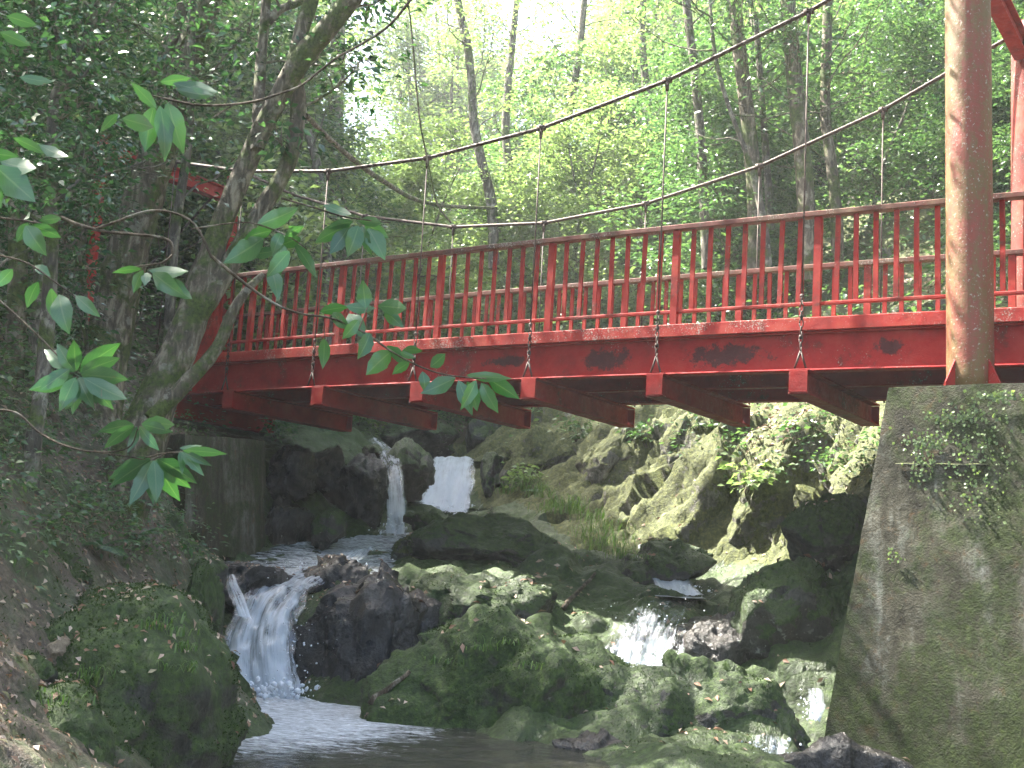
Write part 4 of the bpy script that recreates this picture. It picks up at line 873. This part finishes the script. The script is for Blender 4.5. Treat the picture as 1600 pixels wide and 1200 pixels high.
back_trunk([(818, 420, 26), (805, 320, 26), (790, 210, 26), (798, 90, 26), (812, -40, 26)], [8, 8, 7, 6, 5], 'slim pale trunk left of the cable clamp near mid span', 26, 54, 8)
back_trunk([(858, 420, 26), (872, 320, 26), (886, 200, 26), (905, 80, 26), (918, -60, 26)], [7, 7, 6, 6, 5], 'slim grey trunk leaning right behind mid span', 26, 55, 8)
back_trunk([(1105, 420, 18), (1100, 320, 18), (1095, 220, 18), (1085, 110, 18), (1074, 20, 18), (1068, -80, 18)], [9, 8, 8, 7, 7, 6], 'straight grey trunk behind the bridge at the right of mid span', 18, 56, 6, 'leaf')
back_trunk([(1200, 420, 17.2), (1190, 330, 17.2), (1166, 240, 17.2), (1140, 170, 17.2), (1118, 90, 17.2), (1108, -10, 17.2), (1100, -80, 17.2)], [7.2, 6.5, 4.3, 3.6, 3.6, 2.9, 2.9], 'thin whitish trunk leaning left on the dark slope', 17.2, 57, 6, 'leaf')
back_trunk([(1175, 430, 17.6), (1180, 330, 17.6), (1172, 220, 17.6), (1160, 120, 17.6), (1150, 20, 17.6), (1145, -90, 17.6)], [15.8, 13.0, 12.2, 11.5, 10.8, 9.4], 'thick dark brown trunk behind the thin whitish leaning trunk', 17.5, 58, 8, 'leaf', 'bark')
back_trunk([(1262, 440, 17.2), (1260, 330, 17.2), (1252, 220, 17.2), (1240, 110, 17.2), (1232, 10, 17.2), (1228, -90, 17.2)], [15.8, 14.4, 13.7, 13.0, 12.2, 10.8], 'thick shadowed trunk on the slope behind the hanger next to the right tower', 17.5, 59, 8, 'leaf', 'bark')
back_trunk([(1205, 360, 17.8), (1196, 230, 17.8), (1188, 120, 17.8), (1180, 20, 17.8)], [6.5, 5.8, 5.0, 4.3], 'slim tan trunk between the two thick dark trunks', 17.8, 60, 4, 'leaf')
back_trunk([(1310, 420, 17.6), (1304, 300, 17.6), (1290, 180, 17.6), (1292, 60, 17.6), (1296, -60, 17.6)], [10.8, 9.4, 8.6, 8.6, 7.2], 'dark trunk low on the slope left of the right tower', 18, 61, 6, 'leaf', 'bark')
back_trunk([(1000, 420, 24), (1010, 300, 24), (1012, 180, 24), (1004, 60, 24), (1008, -60, 24)], [8, 7, 7, 6, 5], 'slim grey trunk left of the straight grey trunk right of mid span', 24, 62, 7, 'leaf')
# hanging vine, loose branches
def twig(pts, rads, d, name, label, mk='twig', cat='branch', seed=0):
    v, f = stem(pts, rads, d, .1, seed, 8, 5); o = obj(name, v, f, M[mk]); return tag(o, label, cat)
twig([(632, -30), (640, 20), (646, 80), (651, 140), (657, 195), (666, 240), (672, 270), (684, 320), (705, 348)], [1.6]*5+[1.6, 1.4, 1.6, 1.6], 13.4, 'hanging_vine', 'thin dark vine hanging over the near cable left of mid span', 'bark', 'vine', 71)
twig([(478, 180, 15), (520, 222, 16), (568, 262, 17), (610, 290, 18), (650, 312, 19), (700, 322, 20), (772, 325, 21)], [4.5, 4.5, 4.5, 4, 3.5, 3, 2.4], 0, 'dead_branch', 'dark dead branch sagging between the leaning tree and the slim dark trunk', 'bark', 'branch', 72)

# ------------------------------------------------------------------ big leaved branches close to the camera
def big_leaf(b, tip, wd, rgn, roll=0., droop=.12, fold=.12):
    """broad leaf with a midrib fold and a drooping tip; b, tip world points, wd full width in metres"""
    b = np.array(b); tip = np.array(tip); ax = tip-b; L = np.linalg.norm(ax); D = ax/L
    view = b/np.linalg.norm(b); S = np.cross(D, view); S /= np.linalg.norm(S)+1e-9; U = np.cross(S, D)
    if U[2] < 0: U = -U
    S2 = S*math.cos(roll)+U*math.sin(roll); U2 = -S*math.sin(roll)+U*math.cos(roll)
    nu = 11; ws = np.array([0, .42, .72, .92, 1., .98, .9, .74, .5, .24, 0.]); V = []
    for k in range(nu):
        u = k/(nu-1); c = b+ax*u+U2*(-droop*L*(u-.0)**2+droop*L*.35*math.sin(math.pi*u)); hw = ws[k]*wd/2*(1+.05*rgn.normal())
        e = fold*hw+.10*hw*math.sin(u*9+rgn.uniform(0, 6))
        V += [c-S2*hw+U2*(e), c-S2*hw*.5+U2*(e*.62), c, c+S2*hw*.5+U2*(e*.62), c+S2*hw+U2*(e)]
    F = [(k*5+j, k*5+j+1, k*5+6+j, k*5+5+j) for k in range(nu-1) for j in range(4)]
    return np.array(V), F
def leafy_branch(label, twigs, leaves, d, seed, wpx=.40, mk='leafbig'):
    twigs = [(p, [q_*.62 for q_ in r]) for p, r in twigs]
    """twigs: pixel paths with radii; leaves: ((bx,by),(tx,ty)[,d]) at distance d"""
    rgn = np.random.default_rng(seed); parts = [stem(p, r, d, .08, seed+i, 8, 5) for i, (p, r) in enumerate(twigs)]
    V0, F0 = merge(parts); e = empty('leafy_branch', V0[0], label, 'branch'); obj('stem', V0, F0, M['twig'], e)
    ps = []
    for lf in leaves:
        b, t = lf[0], lf[1]; dd = lf[2] if len(lf) > 2 else d; dd = dd+rgn.normal(0, .03)
        pb = P(b[0], b[1], dd); pt = P(t[0], t[1], dd+rgn.uniform(-.07, .05)); L = np.linalg.norm(pt-pb)
        w_ = (lf[3] if len(lf) > 3 else wpx)*L
        # short leaf stalk
        ps.append(big_leaf(pb, pt, w_, rgn, rgn.uniform(-.5, .5)))
    V, F = merge(ps); o = obj('leaves', V, F, M[mk], e); k = len(V)//55; uvv = np.tile(np.stack([np.tile([0, .25, .5, .75, 1], 11), np.repeat(np.linspace(0, 1, 11), 5)], 1), (k, 1))
    uvl = o.data.uv_layers.new(name='UVMap'); li = np.empty(len(o.data.loops), np.int32); o.data.loops.foreach_get('vertex_index', li); uvl.data.foreach_set('uv', uvv[li].astype(np.float32).ravel()); return e
def rosette(cx, cy, n, ln, a0, a1, rgn, squash=.75):
    out = []
    for k in range(n):
        a = math.radians(a0+(a1-a0)*k/max(n-1, 1)+rgn.normal(0, 7)); l_ = ln*rgn.uniform(.8, 1.15)
        bx_, by_ = cx+6*math.cos(a), cy-6*math.sin(a)*squash
        out.append(((bx_, by_), (bx_+l_*math.cos(a), by_-l_*math.sin(a)*squash)))
    return out
q = np.random.default_rng(77)
leafy_branch('long leafy branch hanging in front of the bridge girder left of centre', [
    ([(330, 400), (385, 445), (430, 475), (470, 490), (520, 498), (570, 520), (610, 548), (650, 570), (690, 584), (735, 590), (790, 592)], [4.5, 4, 3.6, 3.2, 3, 2.8, 2.6, 2.4, 2.2, 2, 1.4]),
    ([(560, 516), (574, 480), (580, 455)], [2, 1.6, 1.2]), ([(505, 497), (508, 530)], [1.6, 1.2])],
    [((506, 528), (506, 576)), ((572, 482), (566, 438), 4.2, .55), ((500, 487), (545, 478)), ((540, 478), (588, 484)), ((520, 488), (545, 516), 4.2, .5), ((545, 490), (569, 526), 4.2, .5), ((560, 500), (536, 530), 4.2, .5),
     ((590, 478), (640, 482)), ((600, 484), (630, 512), 4.2, .5), ((578, 520), (562, 560), 4.2, .5), ((612, 548), (570, 586), 4.2, .55), ((604, 540), (640, 572), 4.2, .4), ((625, 550), (650, 560)), ((628, 548), (664, 546), 4.2, .3), ((660, 545), (692, 575), 4.2, .0001),
     ((640, 566), (612, 584), 4.2, .5), ((672, 574), (698, 552), 4.2, .55), ((660, 580), (666, 614), 4.2, .5), ((712, 590), (658, 616), 4.2, .42), ((716, 594), (738, 648), 4.2, .36), ((730, 596), (748, 642), 4.2, .5), ((752, 598), (777, 645), 4.2, .42), ((762, 592), (812, 622), 4.2, .42), ((728, 586), (802, 592), 4.2, .22), ((744, 594), (722, 640), 4.2, .36)], 4.2, 1)
leafy_branch('leafy spray in front of the left end of the railing, grey green broad leaves', [
    ([(300, 358), (350, 350), (390, 348), (430, 360), (460, 375), (480, 390)], [2.6, 2.2, 2, 2, 1.8, 1.4])],
    [((400, 352), (470, 326), 4.8), ((440, 362), (425, 398), 4.8, .5), ((425, 360), (380, 372), 4.8, .5), ((412, 372), (352, 412), 4.8, .5), ((445, 370), (475, 352), 4.8), ((440, 378), (436, 430), 4.8, .45), ((460, 380), (498, 434), 4.8, .3), ((470, 372), (432, 385), 4.8, .5), ((452, 392), (418, 432), 4.8, .45), ((424, 420), (436, 466), 4.8, .4), ((466, 365), (450, 352), 4.8, .6), ((430, 392), (392, 398), 4.8, .45)], 4.8, 2)
leafy_branch('leafy spray right of the leaning tree above the railing', [
    ([(440, 310), (490, 324), (535, 338), (575, 344), (610, 348)], [3, 2.6, 2.4, 2, 1.4])],
    [((505, 320), (552, 338), 5., .3), ((548, 350), (490, 378), 5., .4), ((545, 355), (516, 398), 5., .5), ((560, 352), (545, 400), 5., .5), ((568, 348), (608, 372), 5., .45), ((575, 356), (602, 404), 5., .5), ((560, 345), (600, 348), 5., .35), ((552, 346), (508, 356), 5., .35), ((565, 352), (578, 398), 5., .35)], 5., 3)
leafy_branch('curling branch at the left with a sunlit bunch of broad leaves', [
    ([(95, 340), (125, 352), (165, 362), (205, 366), (245, 370), (266, 378), (270, 396), (255, 410), (232, 414), (205, 418)], [5, 5, 4.5, 4.5, 4, 4, 3.5, 3.2, 3, 2.4]),
    ([(150, 358), (185, 345), (230, 330), (270, 332), (305, 352), (330, 400)], [4, 3.6, 3.4, 3.2, 3.4, 4])],
    [((222, 420), (175, 424), 4.5, .26), ((224, 422), (206, 458), 4.5, .45), ((232, 422), (300, 428), 4.5, .26), ((238, 426), (285, 462), 4.5, .4), ((230, 426), (226, 444), 4.5, .5), ((250, 432), (302, 470), 4.5, .4), ((240, 428), (262, 450), 4.5, .4)], 4.5, 4)
leafy_branch('pair of large pale green leaves at the left edge of the frame', [
    ([(-40, 330), (0, 340), (40, 345), (70, 350), (96, 346)], [3, 3, 2.6, 2.2, 1.8])],
    [((-10, 258), (58, 318), 3.6, .5), ((0, 252), (62, 268), 3.6, .4), ((-20, 240), (30, 244), 3.6, .4), ((-10, 285), (0, 325), 3.6, .5), ((48, 352), (98, 370), 3.6, .42), ((40, 352), (70, 398), 3.6, .5), ((44, 348), (26, 378), 3.6, .5), ((60, 345), (100, 340), 3.6, .3), ((46, 340), (40, 335), 3.6, .5)], 3.6, 5)
leafy_branch('drooping dark rosette of broad leaves in front of the thick trunk at lower left', [
    ([(-10, 462), (20, 488), (55, 520), (95, 560), (118, 580)], [3, 2.6, 2.4, 2.2, 1.8])],
    rosette(120, 585, 11, 76, -160, 150, q, .8)+[((110, 576), (60, 612)), ((130, 590), (200, 628)), ((122, 596), (104, 640)), ((135, 590), (152, 632))], 4.3, 6, .40)
leafy_branch('low branch with two dark rosettes of broad leaves beside the retaining wall', [
    ([(-20, 640), (25, 645), (60, 675), (100, 696), (150, 706), (200, 700), (215, 670)], [3, 2.8, 2.6, 2.4, 2.2, 2, 1.6]), ([(150, 706), (190, 712), (235, 718), (262, 708), (290, 708)], [2, 2, 1.8, 1.6, 1.2])],
    rosette(215, 662, 6, 66, -165, 5, q, .7)+rosette(240, 714, 8, 80, -155, -25, q, .85), 4.2, 7, .36)
leafy_branch('small bunch of white sunlit leaves in front of the retaining wall', [
    ([(225, 716), (255, 708), (285, 706)], [1.6, 1.4, 1])],
    [((285, 704), (355, 708), 4.1, .22), ((284, 706), (318, 742), 4.1, .3), ((286, 706), (330, 728), 4.1, .25), ((282, 704), (286, 740), 4.1, .3), ((280, 700), (318, 698), 4.1, .25)], 4.1, 8)
leafy_branch('thin bare branch curving across the leaning tree with a cluster of hanging dark leaves', [
    ([(240, 150), (275, 158), (310, 164), (355, 164), (400, 158), (432, 148), (470, 134), (498, 112), (530, 88), (570, 66), (610, 38), (645, -5)], [3, 3.4, 3.4, 3.4, 3.4, 3.2, 3, 3, 3.2, 3.4, 3.6, 4]), ([(365, 164), (345, 176), (330, 186)], [2, 1.6, 1])],
    [((245, 170), (205, 128), 6, .3), ((250, 128), (300, 122), 6, .35), ((270, 130), (345, 148), 6, .3), ((240, 165), (225, 240), 6, .4), ((250, 165), (262, 250), 6, .35), ((262, 160), (285, 238), 6, .4), ((190, 185), (245, 200), 6, .4), ((185, 178), (155, 205), 6, .4), ((275, 140), (340, 152), 6, .25)], 6, 9)
leafy_branch('broad dark leaves hanging at the left in front of the slim pale tree', [
    ([(-20, 395), (40, 410), (85, 440), (120, 465)], [2.6, 2.4, 2, 1.4])],
    [((92, 460), (105, 520), 4.4, .5), ((118, 462), (154, 494), 4.4, .35), ((60, 440), (40, 480), 4.4, .5), ((20, 420), (-8, 450), 4.4, .5), ((55, 415), (78, 430), 4.4, .5), ((80, 450), (84, 500), 4.4, .4), ((20, 215), (75, 240), 4.4, .3), ((60, 225), (108, 250), 4.4, .3), ((10, 25), (60, 40), 4.4, .4), ((0, 50), (50, 72), 4.4, .4), ((30, 120), (86, 130), 4.4, .3)], 4.4, 10)

# ------------------------------------------------------------------ ground dressing
allV = [bedV]; allF = [bedF]; n0 = len(bedV)
tri = np.concatenate([bedF[:, [0, 1, 2]], bedF[:, [0, 2, 3]]]); ALLF = [tri]; k0 = len(bedV)
for V, F in ROCKS: allV.append(V); ALLF.append(F+k0); k0 += len(V)
BV = np.concatenate(allV); BF = np.concatenate(ALLF)
bvh = BVHTree.FromPolygons(BV.tolist(), BF.tolist())
def drop(x, y, ztop=6.):
    h = bvh.ray_cast(Vector((x, y, ztop)), Vector((0, 0, -1))); return (np.array(h[0]), np.array(h[1])) if h[0] is not None else (None, None)
def hit_px(x, y):
    v = ray(x, y); v = v/np.linalg.norm(v); h = bvh.ray_cast(Vector((0, 0, 0)), Vector(v)); return (np.array(h[0]), np.array(h[1])) if h[0] is not None else (None, None)
def litter(n, fx, fy, test, size, seed, label):
    r_ = np.random.default_rng(seed); C0 = []; Nn = []
    for _ in range(n):
        x, y = r_.uniform(*fx), r_.uniform(*fy)
        if not test(x, y): continue
        p, nn = drop(x, y, 4.5)
        if p is None or p[2] < W0+.05 or nn[2] < .35: continue
        C0.append(p+nn*.012); Nn.append(nn)
    C0 = np.array(C0); Nn = np.array(Nn); D = r_.normal(size=C0.shape); D -= Nn*(D*Nn).sum(1)[:, None]
    Nn = Nn+r_.normal(0, .3, Nn.shape); V, F = leaf_mesh(C0, D, Nn, size*r_.uniform(.5, 1.3, len(C0)), .24, .25)
    o = obj('fallen_leaves', V, F, M['litter'], smooth=False, origin=np.zeros(3)); return tag(o, label, 'fallen leaves', kind='stuff')
litter(6500, (-7, -1.6), (5, 14), lambda x, y: True, .056, 1, 'dry brown and pink fallen leaves on the left bank and its boulders')
litter(1500, (-1.6, 4), (9.3, 16), lambda x, y: fbm([(x*1.3, y*1.3, 0)], 2)[0] > .05, .075, 2, 'scattered pale fallen leaves on the rocks in mid-stream')
litter(4200, (3, 8), (15, 21), lambda x, y: True, .09, 3, 'brown leaf litter on the steep slope behind the right tower')
r_ = np.random.default_rng(66); cs, ns = [], []
for V, F, w_ in MOSSY+[(bedV, np.concatenate([bedF[:, [0, 1, 2]], bedF[:, [0, 2, 3]]]), .22)]:
    if w_ == 0: continue
    a_, b_, c_ = V[F[:, 0]], V[F[:, 1]], V[F[:, 2]]; nn = np.cross(b_-a_, c_-a_); ar = np.linalg.norm(nn, axis=1)/2; nn /= 2*ar[:, None]+1e-12
    cen = (a_+b_+c_)/3; ok = (nn[:, 2] > .15) & (cen[:, 2] > W0+.05) & (cen[:, 1] > 5) & (cen[:, 1] < 16) & (np.abs(cen[:, 0]) < 4.6) & (fbm(cen*1.4, 2) > .02)
    if not ok.any(): continue
    cnt_ = int(min(16000, ar[ok].sum()*w_*3000)); pr = ar[ok]/ar[ok].sum(); pick = np.where(ok)[0][np.minimum(np.searchsorted(np.cumsum(pr), r_.random(cnt_)), int(ok.sum())-1)]; u = r_.random((cnt_, 2)); u = np.where(u.sum(1, keepdims=True) > 1, 1-u, u)
    cs.append(a_[pick]+(b_-a_)[pick]*u[:, :1]+(c_-a_)[pick]*u[:, 1:]); ns.append(nn[pick])
cs = np.concatenate(cs); ns = np.concatenate(ns); D_ = ns*.8+r_.normal(0, .6, cs.shape); V, F = leaf_mesh(cs, D_, r_.normal(size=cs.shape), .020*r_.uniform(.5, 1.5, len(cs)), .2)
o = obj('moss', V, F, M['mossleaf'], smooth=False, origin=np.zeros(3)); tag(o, 'fuzzy dark green moss growing over the rocks and boulders', 'moss', kind='stuff')
def grass(pxs, label, n=70, ln=.3, spread=.16, seed=0):
    r_ = np.random.default_rng(seed); ps = []
    for (x, y) in pxs:
        p, nn = hit_px(x, y)
        if p is None: continue
        k = n; b = p+np.c_[r_.normal(0, spread, k), r_.normal(0, spread, k), np.zeros(k)]-np.array([0, 0, .03]); an = r_.uniform(0, 6.28, k); le = r_.uniform(.1, .75, k)
        d = np.c_[np.cos(an)*le, np.sin(an)*le, np.ones(k)]; L = ln*r_.uniform(.5, 1.2, k)
        for b_, d_, l_ in zip(b, d, L):
            d_ = d_/np.linalg.norm(d_); s_ = np.cross(d_, [0, 0, 1.]); s_ /= np.linalg.norm(s_)+1e-9; g_ = np.array([d_[0], d_[1], -.6]); g_ /= np.linalg.norm(g_)
            w_ = .0045; p1 = b_+d_*l_*.5; p2 = p1+(d_*.6+g_*.4)*l_*.3; p3 = p2+g_*l_*.28
            V = [b_-s_*w_, b_+s_*w_, p1-s_*w_, p1+s_*w_, p2-s_*w_*.8, p2+s_*w_*.8, p3]; ps.append((V, [(0, 1, 3, 2), (2, 3, 5, 4), (4, 5, 6)]))
    V, F = merge(ps); o = obj('grass', V, F, M['grass'], smooth=False, origin=np.zeros(3)); return tag(o, label, 'grass', kind='stuff')
grass([(905, 800), (930, 815), (950, 830), (890, 790), (920, 840), (960, 850), (975, 870), (935, 860), (870, 800), (850, 775), (830, 765), (800, 770)], 'bright green tufts of grass on the rocks under the middle of the bridge', 60, .34, .15, 1)
grass([(255, 965), (270, 985), (285, 1010), (240, 975), (100, 1090), (140, 1060), (160, 1050), (280, 1040)], 'thin grass on the big mossy boulder at lower left', 36, .12, .06, 2)
grass([(760, 1010), (840, 1040), (700, 1030), (790, 1000), (1010, 870), (900, 870)], 'short grass on the rocks in mid-stream', 40, .11, .1, 3)
def fern(p, n, ln, label, seed, up=.9, leaf='leaf'):
    r_ = np.random.default_rng(seed); e = empty('fern', p, label, 'fern')
    for k in range(n):
        an = 2*math.pi*k/n+r_.normal(0, .25); d = np.array([math.cos(an), math.sin(an), up*r_.uniform(.6, 1.2)]); pts = [np.array(p)]
        d /= np.linalg.norm(d); L_ = ln*r_.uniform(.7, 1.1)
        for j in range(9): d = d+np.array([0, 0, -.13]); d /= np.linalg.norm(d); pts.append(pts[-1]+d*L_/9)
        pts = np.array(pts); parts = [tube(pts, np.linspace(.004, .0015, 10), 5, cap=False)]
        m_ = 22; u = np.linspace(.12, .98, m_)*9; C0 = np.stack([np.interp(u, np.arange(10), pts[:, c]) for c in range(3)], 1); T = np.gradient(C0, axis=0); T /= np.linalg.norm(T, axis=1)[:, None]
        S = np.cross(T, [0, 0, 1.]); S /= np.linalg.norm(S, axis=1)[:, None]+1e-9; U = np.cross(S, T); ll = L_*.24*np.sin(np.linspace(.35, 2.95, m_))+.008
        for sg in (-1, 1): parts.append(leaf_mesh(C0, S*sg+T*.35-U*.15, U, ll, .16))
        V, F = merge(parts); obj('frond', V, F, M[leaf], e, False)
for j, ((x, y), nn, ln, lb) in enumerate([((150, 860), 7, .42, 'dark green fern below the lower rosette on the left bank'), ((215, 840), 6, .3, 'small fern under the thick mossy trunk'),
        ((235, 600), 6, .25, 'small fern on the base of the leaning tree'), ((1105, 668), 6, .3, 'small fern on top of the shadowed cliff block'), ((445, 668), 6, .3, 'fern on the rocks beneath the far crossbeams'), ((60, 700), 7, .4, 'fern in the leaf litter at the left edge'), ((840, 770), 7, .35, 'fern on the cliff foot above the rock ledge')]):
    p, _ = hit_px(x, y)
    if p is not None: fern(p, nn, ln, lb, 60+j)
def small_plant(p, n, h, size, label, seed, leaf='leafb', spread=.1, name='shrub', per=6, lean=(0, 0)):
    r_ = np.random.default_rng(seed); e = empty(name, p, label, 'shrub'); parts = []; tips = []
    for k in range(n):
        an = r_.uniform(0, 6.28); d = np.array([math.cos(an)*.5+lean[0], math.sin(an)*.5+lean[1], 1.]); pts = [np.array(p)]
        for j in range(5): d = d+r_.normal(0, .18, 3)-np.array([0, 0, .08]); d /= np.linalg.norm(d); pts.append(pts[-1]+d*h/5*r_.uniform(.7, 1.2))
        parts.append(tube(pts, np.linspace(.006, .002, 6), 5, cap=False)); tips += pts[2:]
    obj('stem', *merge(parts), M['twig'], e); V, F = cloud(r_, np.array(tips), per, spread, size, .4, aspect=.3); obj('leaves', V, F, M[leaf], e, False)
small_plant(bb(-1.55, -.62, -.80), 12, .42, .085, 'light green leafy shrub growing on the pier at the foot of the right tower', 1, 'leafb', .07, lean=(.0, 0))
small_plant(bb(-2.0, -.55, -.80), 12, .45, .085, 'light green leafy shrub on the pier at the right edge of the frame', 2, 'leafb', .08)
for j, (x, y, n_, h_, sz, lb, lf) in enumerate([(1165, 775, 5, .5, .13, 'white sunlit plant sprouting from the shaded cliff', 'leafb'), (1150, 775, 3, .3, .09, 'small pale plant below the white sunlit plant on the cliff', 'leafb'),
        (1290, 735, 7, .4, .08, 'small leafy shrub on the pale fractured cliff block', 'leaf'), (1010, 700, 6, .4, .09, 'small shrub on the slanting sunlit cliff slab', 'leaf'), (820, 765, 8, .35, .1, 'bushy plant right of the weir fall', 'leafb'), (1240, 700, 7, .45, .08, 'leafy plant on the bright buttress top', 'leaf'), (900, 690, 6, .4, .09, 'shrub at the top of the cliff below the crossbeams', 'leaf'),
        (430, 690, 6, .35, .09, 'leafy shrub on the top of the retaining wall end', 'leaf'), (560, 665, 6, .4, .1, 'shrub on the rocks behind the far crossbeams', 'leafb')]):
    p, _ = hit_px(x, y)
    if p is not None: small_plant(p, n_, h_, sz, lb, 80+j, lf)
# creeper on the pier face
r_ = np.random.default_rng(9); C0 = []; 
fnrm = -Bn
for (cx, cy, sx, sy, n_) in [(1455, 690, 45, 12, 150), (1500, 650, 55, 14, 170), (1440, 720, 20, 35, 110), (1530, 700, 60, 50, 170), (1385, 870, 25, 10, 60), (1520, 770, 60, 40, 90), (1560, 620, 40, 8, 120), (1330, 1165, 40, 18, 40)]:
    for _ in range(n_):
        x, y = cx+r_.normal(0, sx*.5), cy+r_.normal(0, sy*.6)-(0 if cy > 800 else .35*(x-cx)*r_.uniform(0, 1)*0)
        v = ray(x, y); 
        # pier face leans back: intersect with the battered plane through three of its corners
        a_, b_, c_ = bb(-.27, -.86, -4.1), bb(-5, -.86, -4.1), bb(-5, -.8, -.80); nn = np.cross(b_-a_, c_-a_); nn /= np.linalg.norm(nn)
        if nn@Bn > 0: nn = -nn
        t_ = (a_@nn)/(v@nn); pt = v*t_
        if pt[2] < bb(0, 0, -.80)[2] and (pt-B0)@Ba/SP < -.64: C0.append(pt+nn*.018)
C0 = np.array(C0); D = r_.normal(size=C0.shape)+np.array([0, 0, -.4]); D -= fnrm*(D@fnrm)[:, None]; Nn = fnrm+r_.normal(0, .35, C0.shape)
V, F = leaf_mesh(C0, D, Nn, .026*r_.uniform(.6, 1.4, len(C0)), .42); o = obj('creeper', V, F, M['leafb'], smooth=False, origin=np.zeros(3)); tag(o, 'tiny leaved green creeper spreading over the upper face of the pier', 'creeper', kind='stuff')
def bank_growth(fx, fy, n, size, per, mk, seed, label, h=.5, spread=.12):
    rg_ = np.random.default_rng(seed); c_ = []
    for _ in range(n):
        x, y = rg_.uniform(*fx), rg_.uniform(*fy)
        if perlin([(x/60., y/60., seed*1.7)])[0] < -.12: continue
        p, nn = hit_px(x, y)
        if p is None or p[1] > 17: continue
        c_.append(p+np.array([0, 0, rg_.uniform(.02, h)])-.1*p/np.linalg.norm(p))
    V, F = cloud(rg_, np.array(c_), per, spread, size, .4); o = obj('undergrowth', V, F, M[mk], smooth=False, origin=np.zeros(3)); return tag(o, label, 'undergrowth', kind='stuff')
bank_growth((-40, 330), (420, 700), 760, .08, 7, 'leaf', 3, 'small dark leaved growth on the upper left bank among the trunks')
bank_growth((-40, 320), (680, 900), 560, .06, 7, 'leaf', 4, 'low dark leaved growth on the lower left bank above the boulders', .3, .1)
bank_growth((60, 320), (560, 900), 130, .075, 6, 'leaf', 5, 'mid green seedlings scattered on the left bank', .35, .09)
bank_growth((1180, 1400), (640, 760), 150, .07, 7, 'leaf', 6, 'ivy and seedlings hanging over the pale cliff beside the pier', .2, .1)
bank_growth((880, 1180), (640, 720), 110, .08, 6, 'leaf', 7, 'green plants along the top of the cliff below the crossbeams', .2, .1)
# joint line on the pier
V, F = tube([bb(-.668+.0*k, -.823, -1.46) if k == 0 else bb(-.668-.5*k/8, -.823, -1.46+.004*math.sin(k*2)) for k in range(9)], .008, 6); o = obj('lime_streak', V, F, M['cliff'], ab)
# sticks
for pts, rads, lb, sd in [([(880, 955), (893, 940), (908, 925), (920, 912), (930, 900)], [4, 5, 5, 5, 4], 'short reddish stick lying on the rocks left of the right-hand cascade', 1), ([(578, 1105), (595, 1085), (615, 1068), (640, 1055)], [4, 4.5, 4, 3], 'reddish stick at the water edge below the wet rock', 2)]:
    Q = []
    for (x, y) in pts:
        p, nn = hit_px(x, y)
        if p is not None: Q.append(p+np.array([0, 0, .03])-.0*p)
    if len(Q) > 2:
        Q = np.array(Q); Q = np.linspace(Q[0], Q[-1], 7)+np.random.default_rng(sd).normal(0, .008, (7, 3)); v, f = tube(Q, np.linspace(.03, .018, 7), 9, bark=.15, cap=True); o = obj('stick', v, f, M['stick'] if 'stick' in M else M['twig']); tag(o, lb, 'stick')

# ------------------------------------------------------------------ haze volume added to stand in for lens glare
hv, hf = boxg(-39, 39, -7.5, 79, -3.2, 60)
m, t, o_ = mat('glare_haze_air'); g = N(t); vp = g('VolumePrincipled', {'Color': (.93, .97, .95, 1), 'Density': .0014, 'Anisotropy': .35}); t.links.new(vp.outputs[0], o_.inputs['Volume'])
hz = obj('glare_haze', hv, hf, m, smooth=False, origin=np.zeros(3)); tag(hz, kind='stuff')
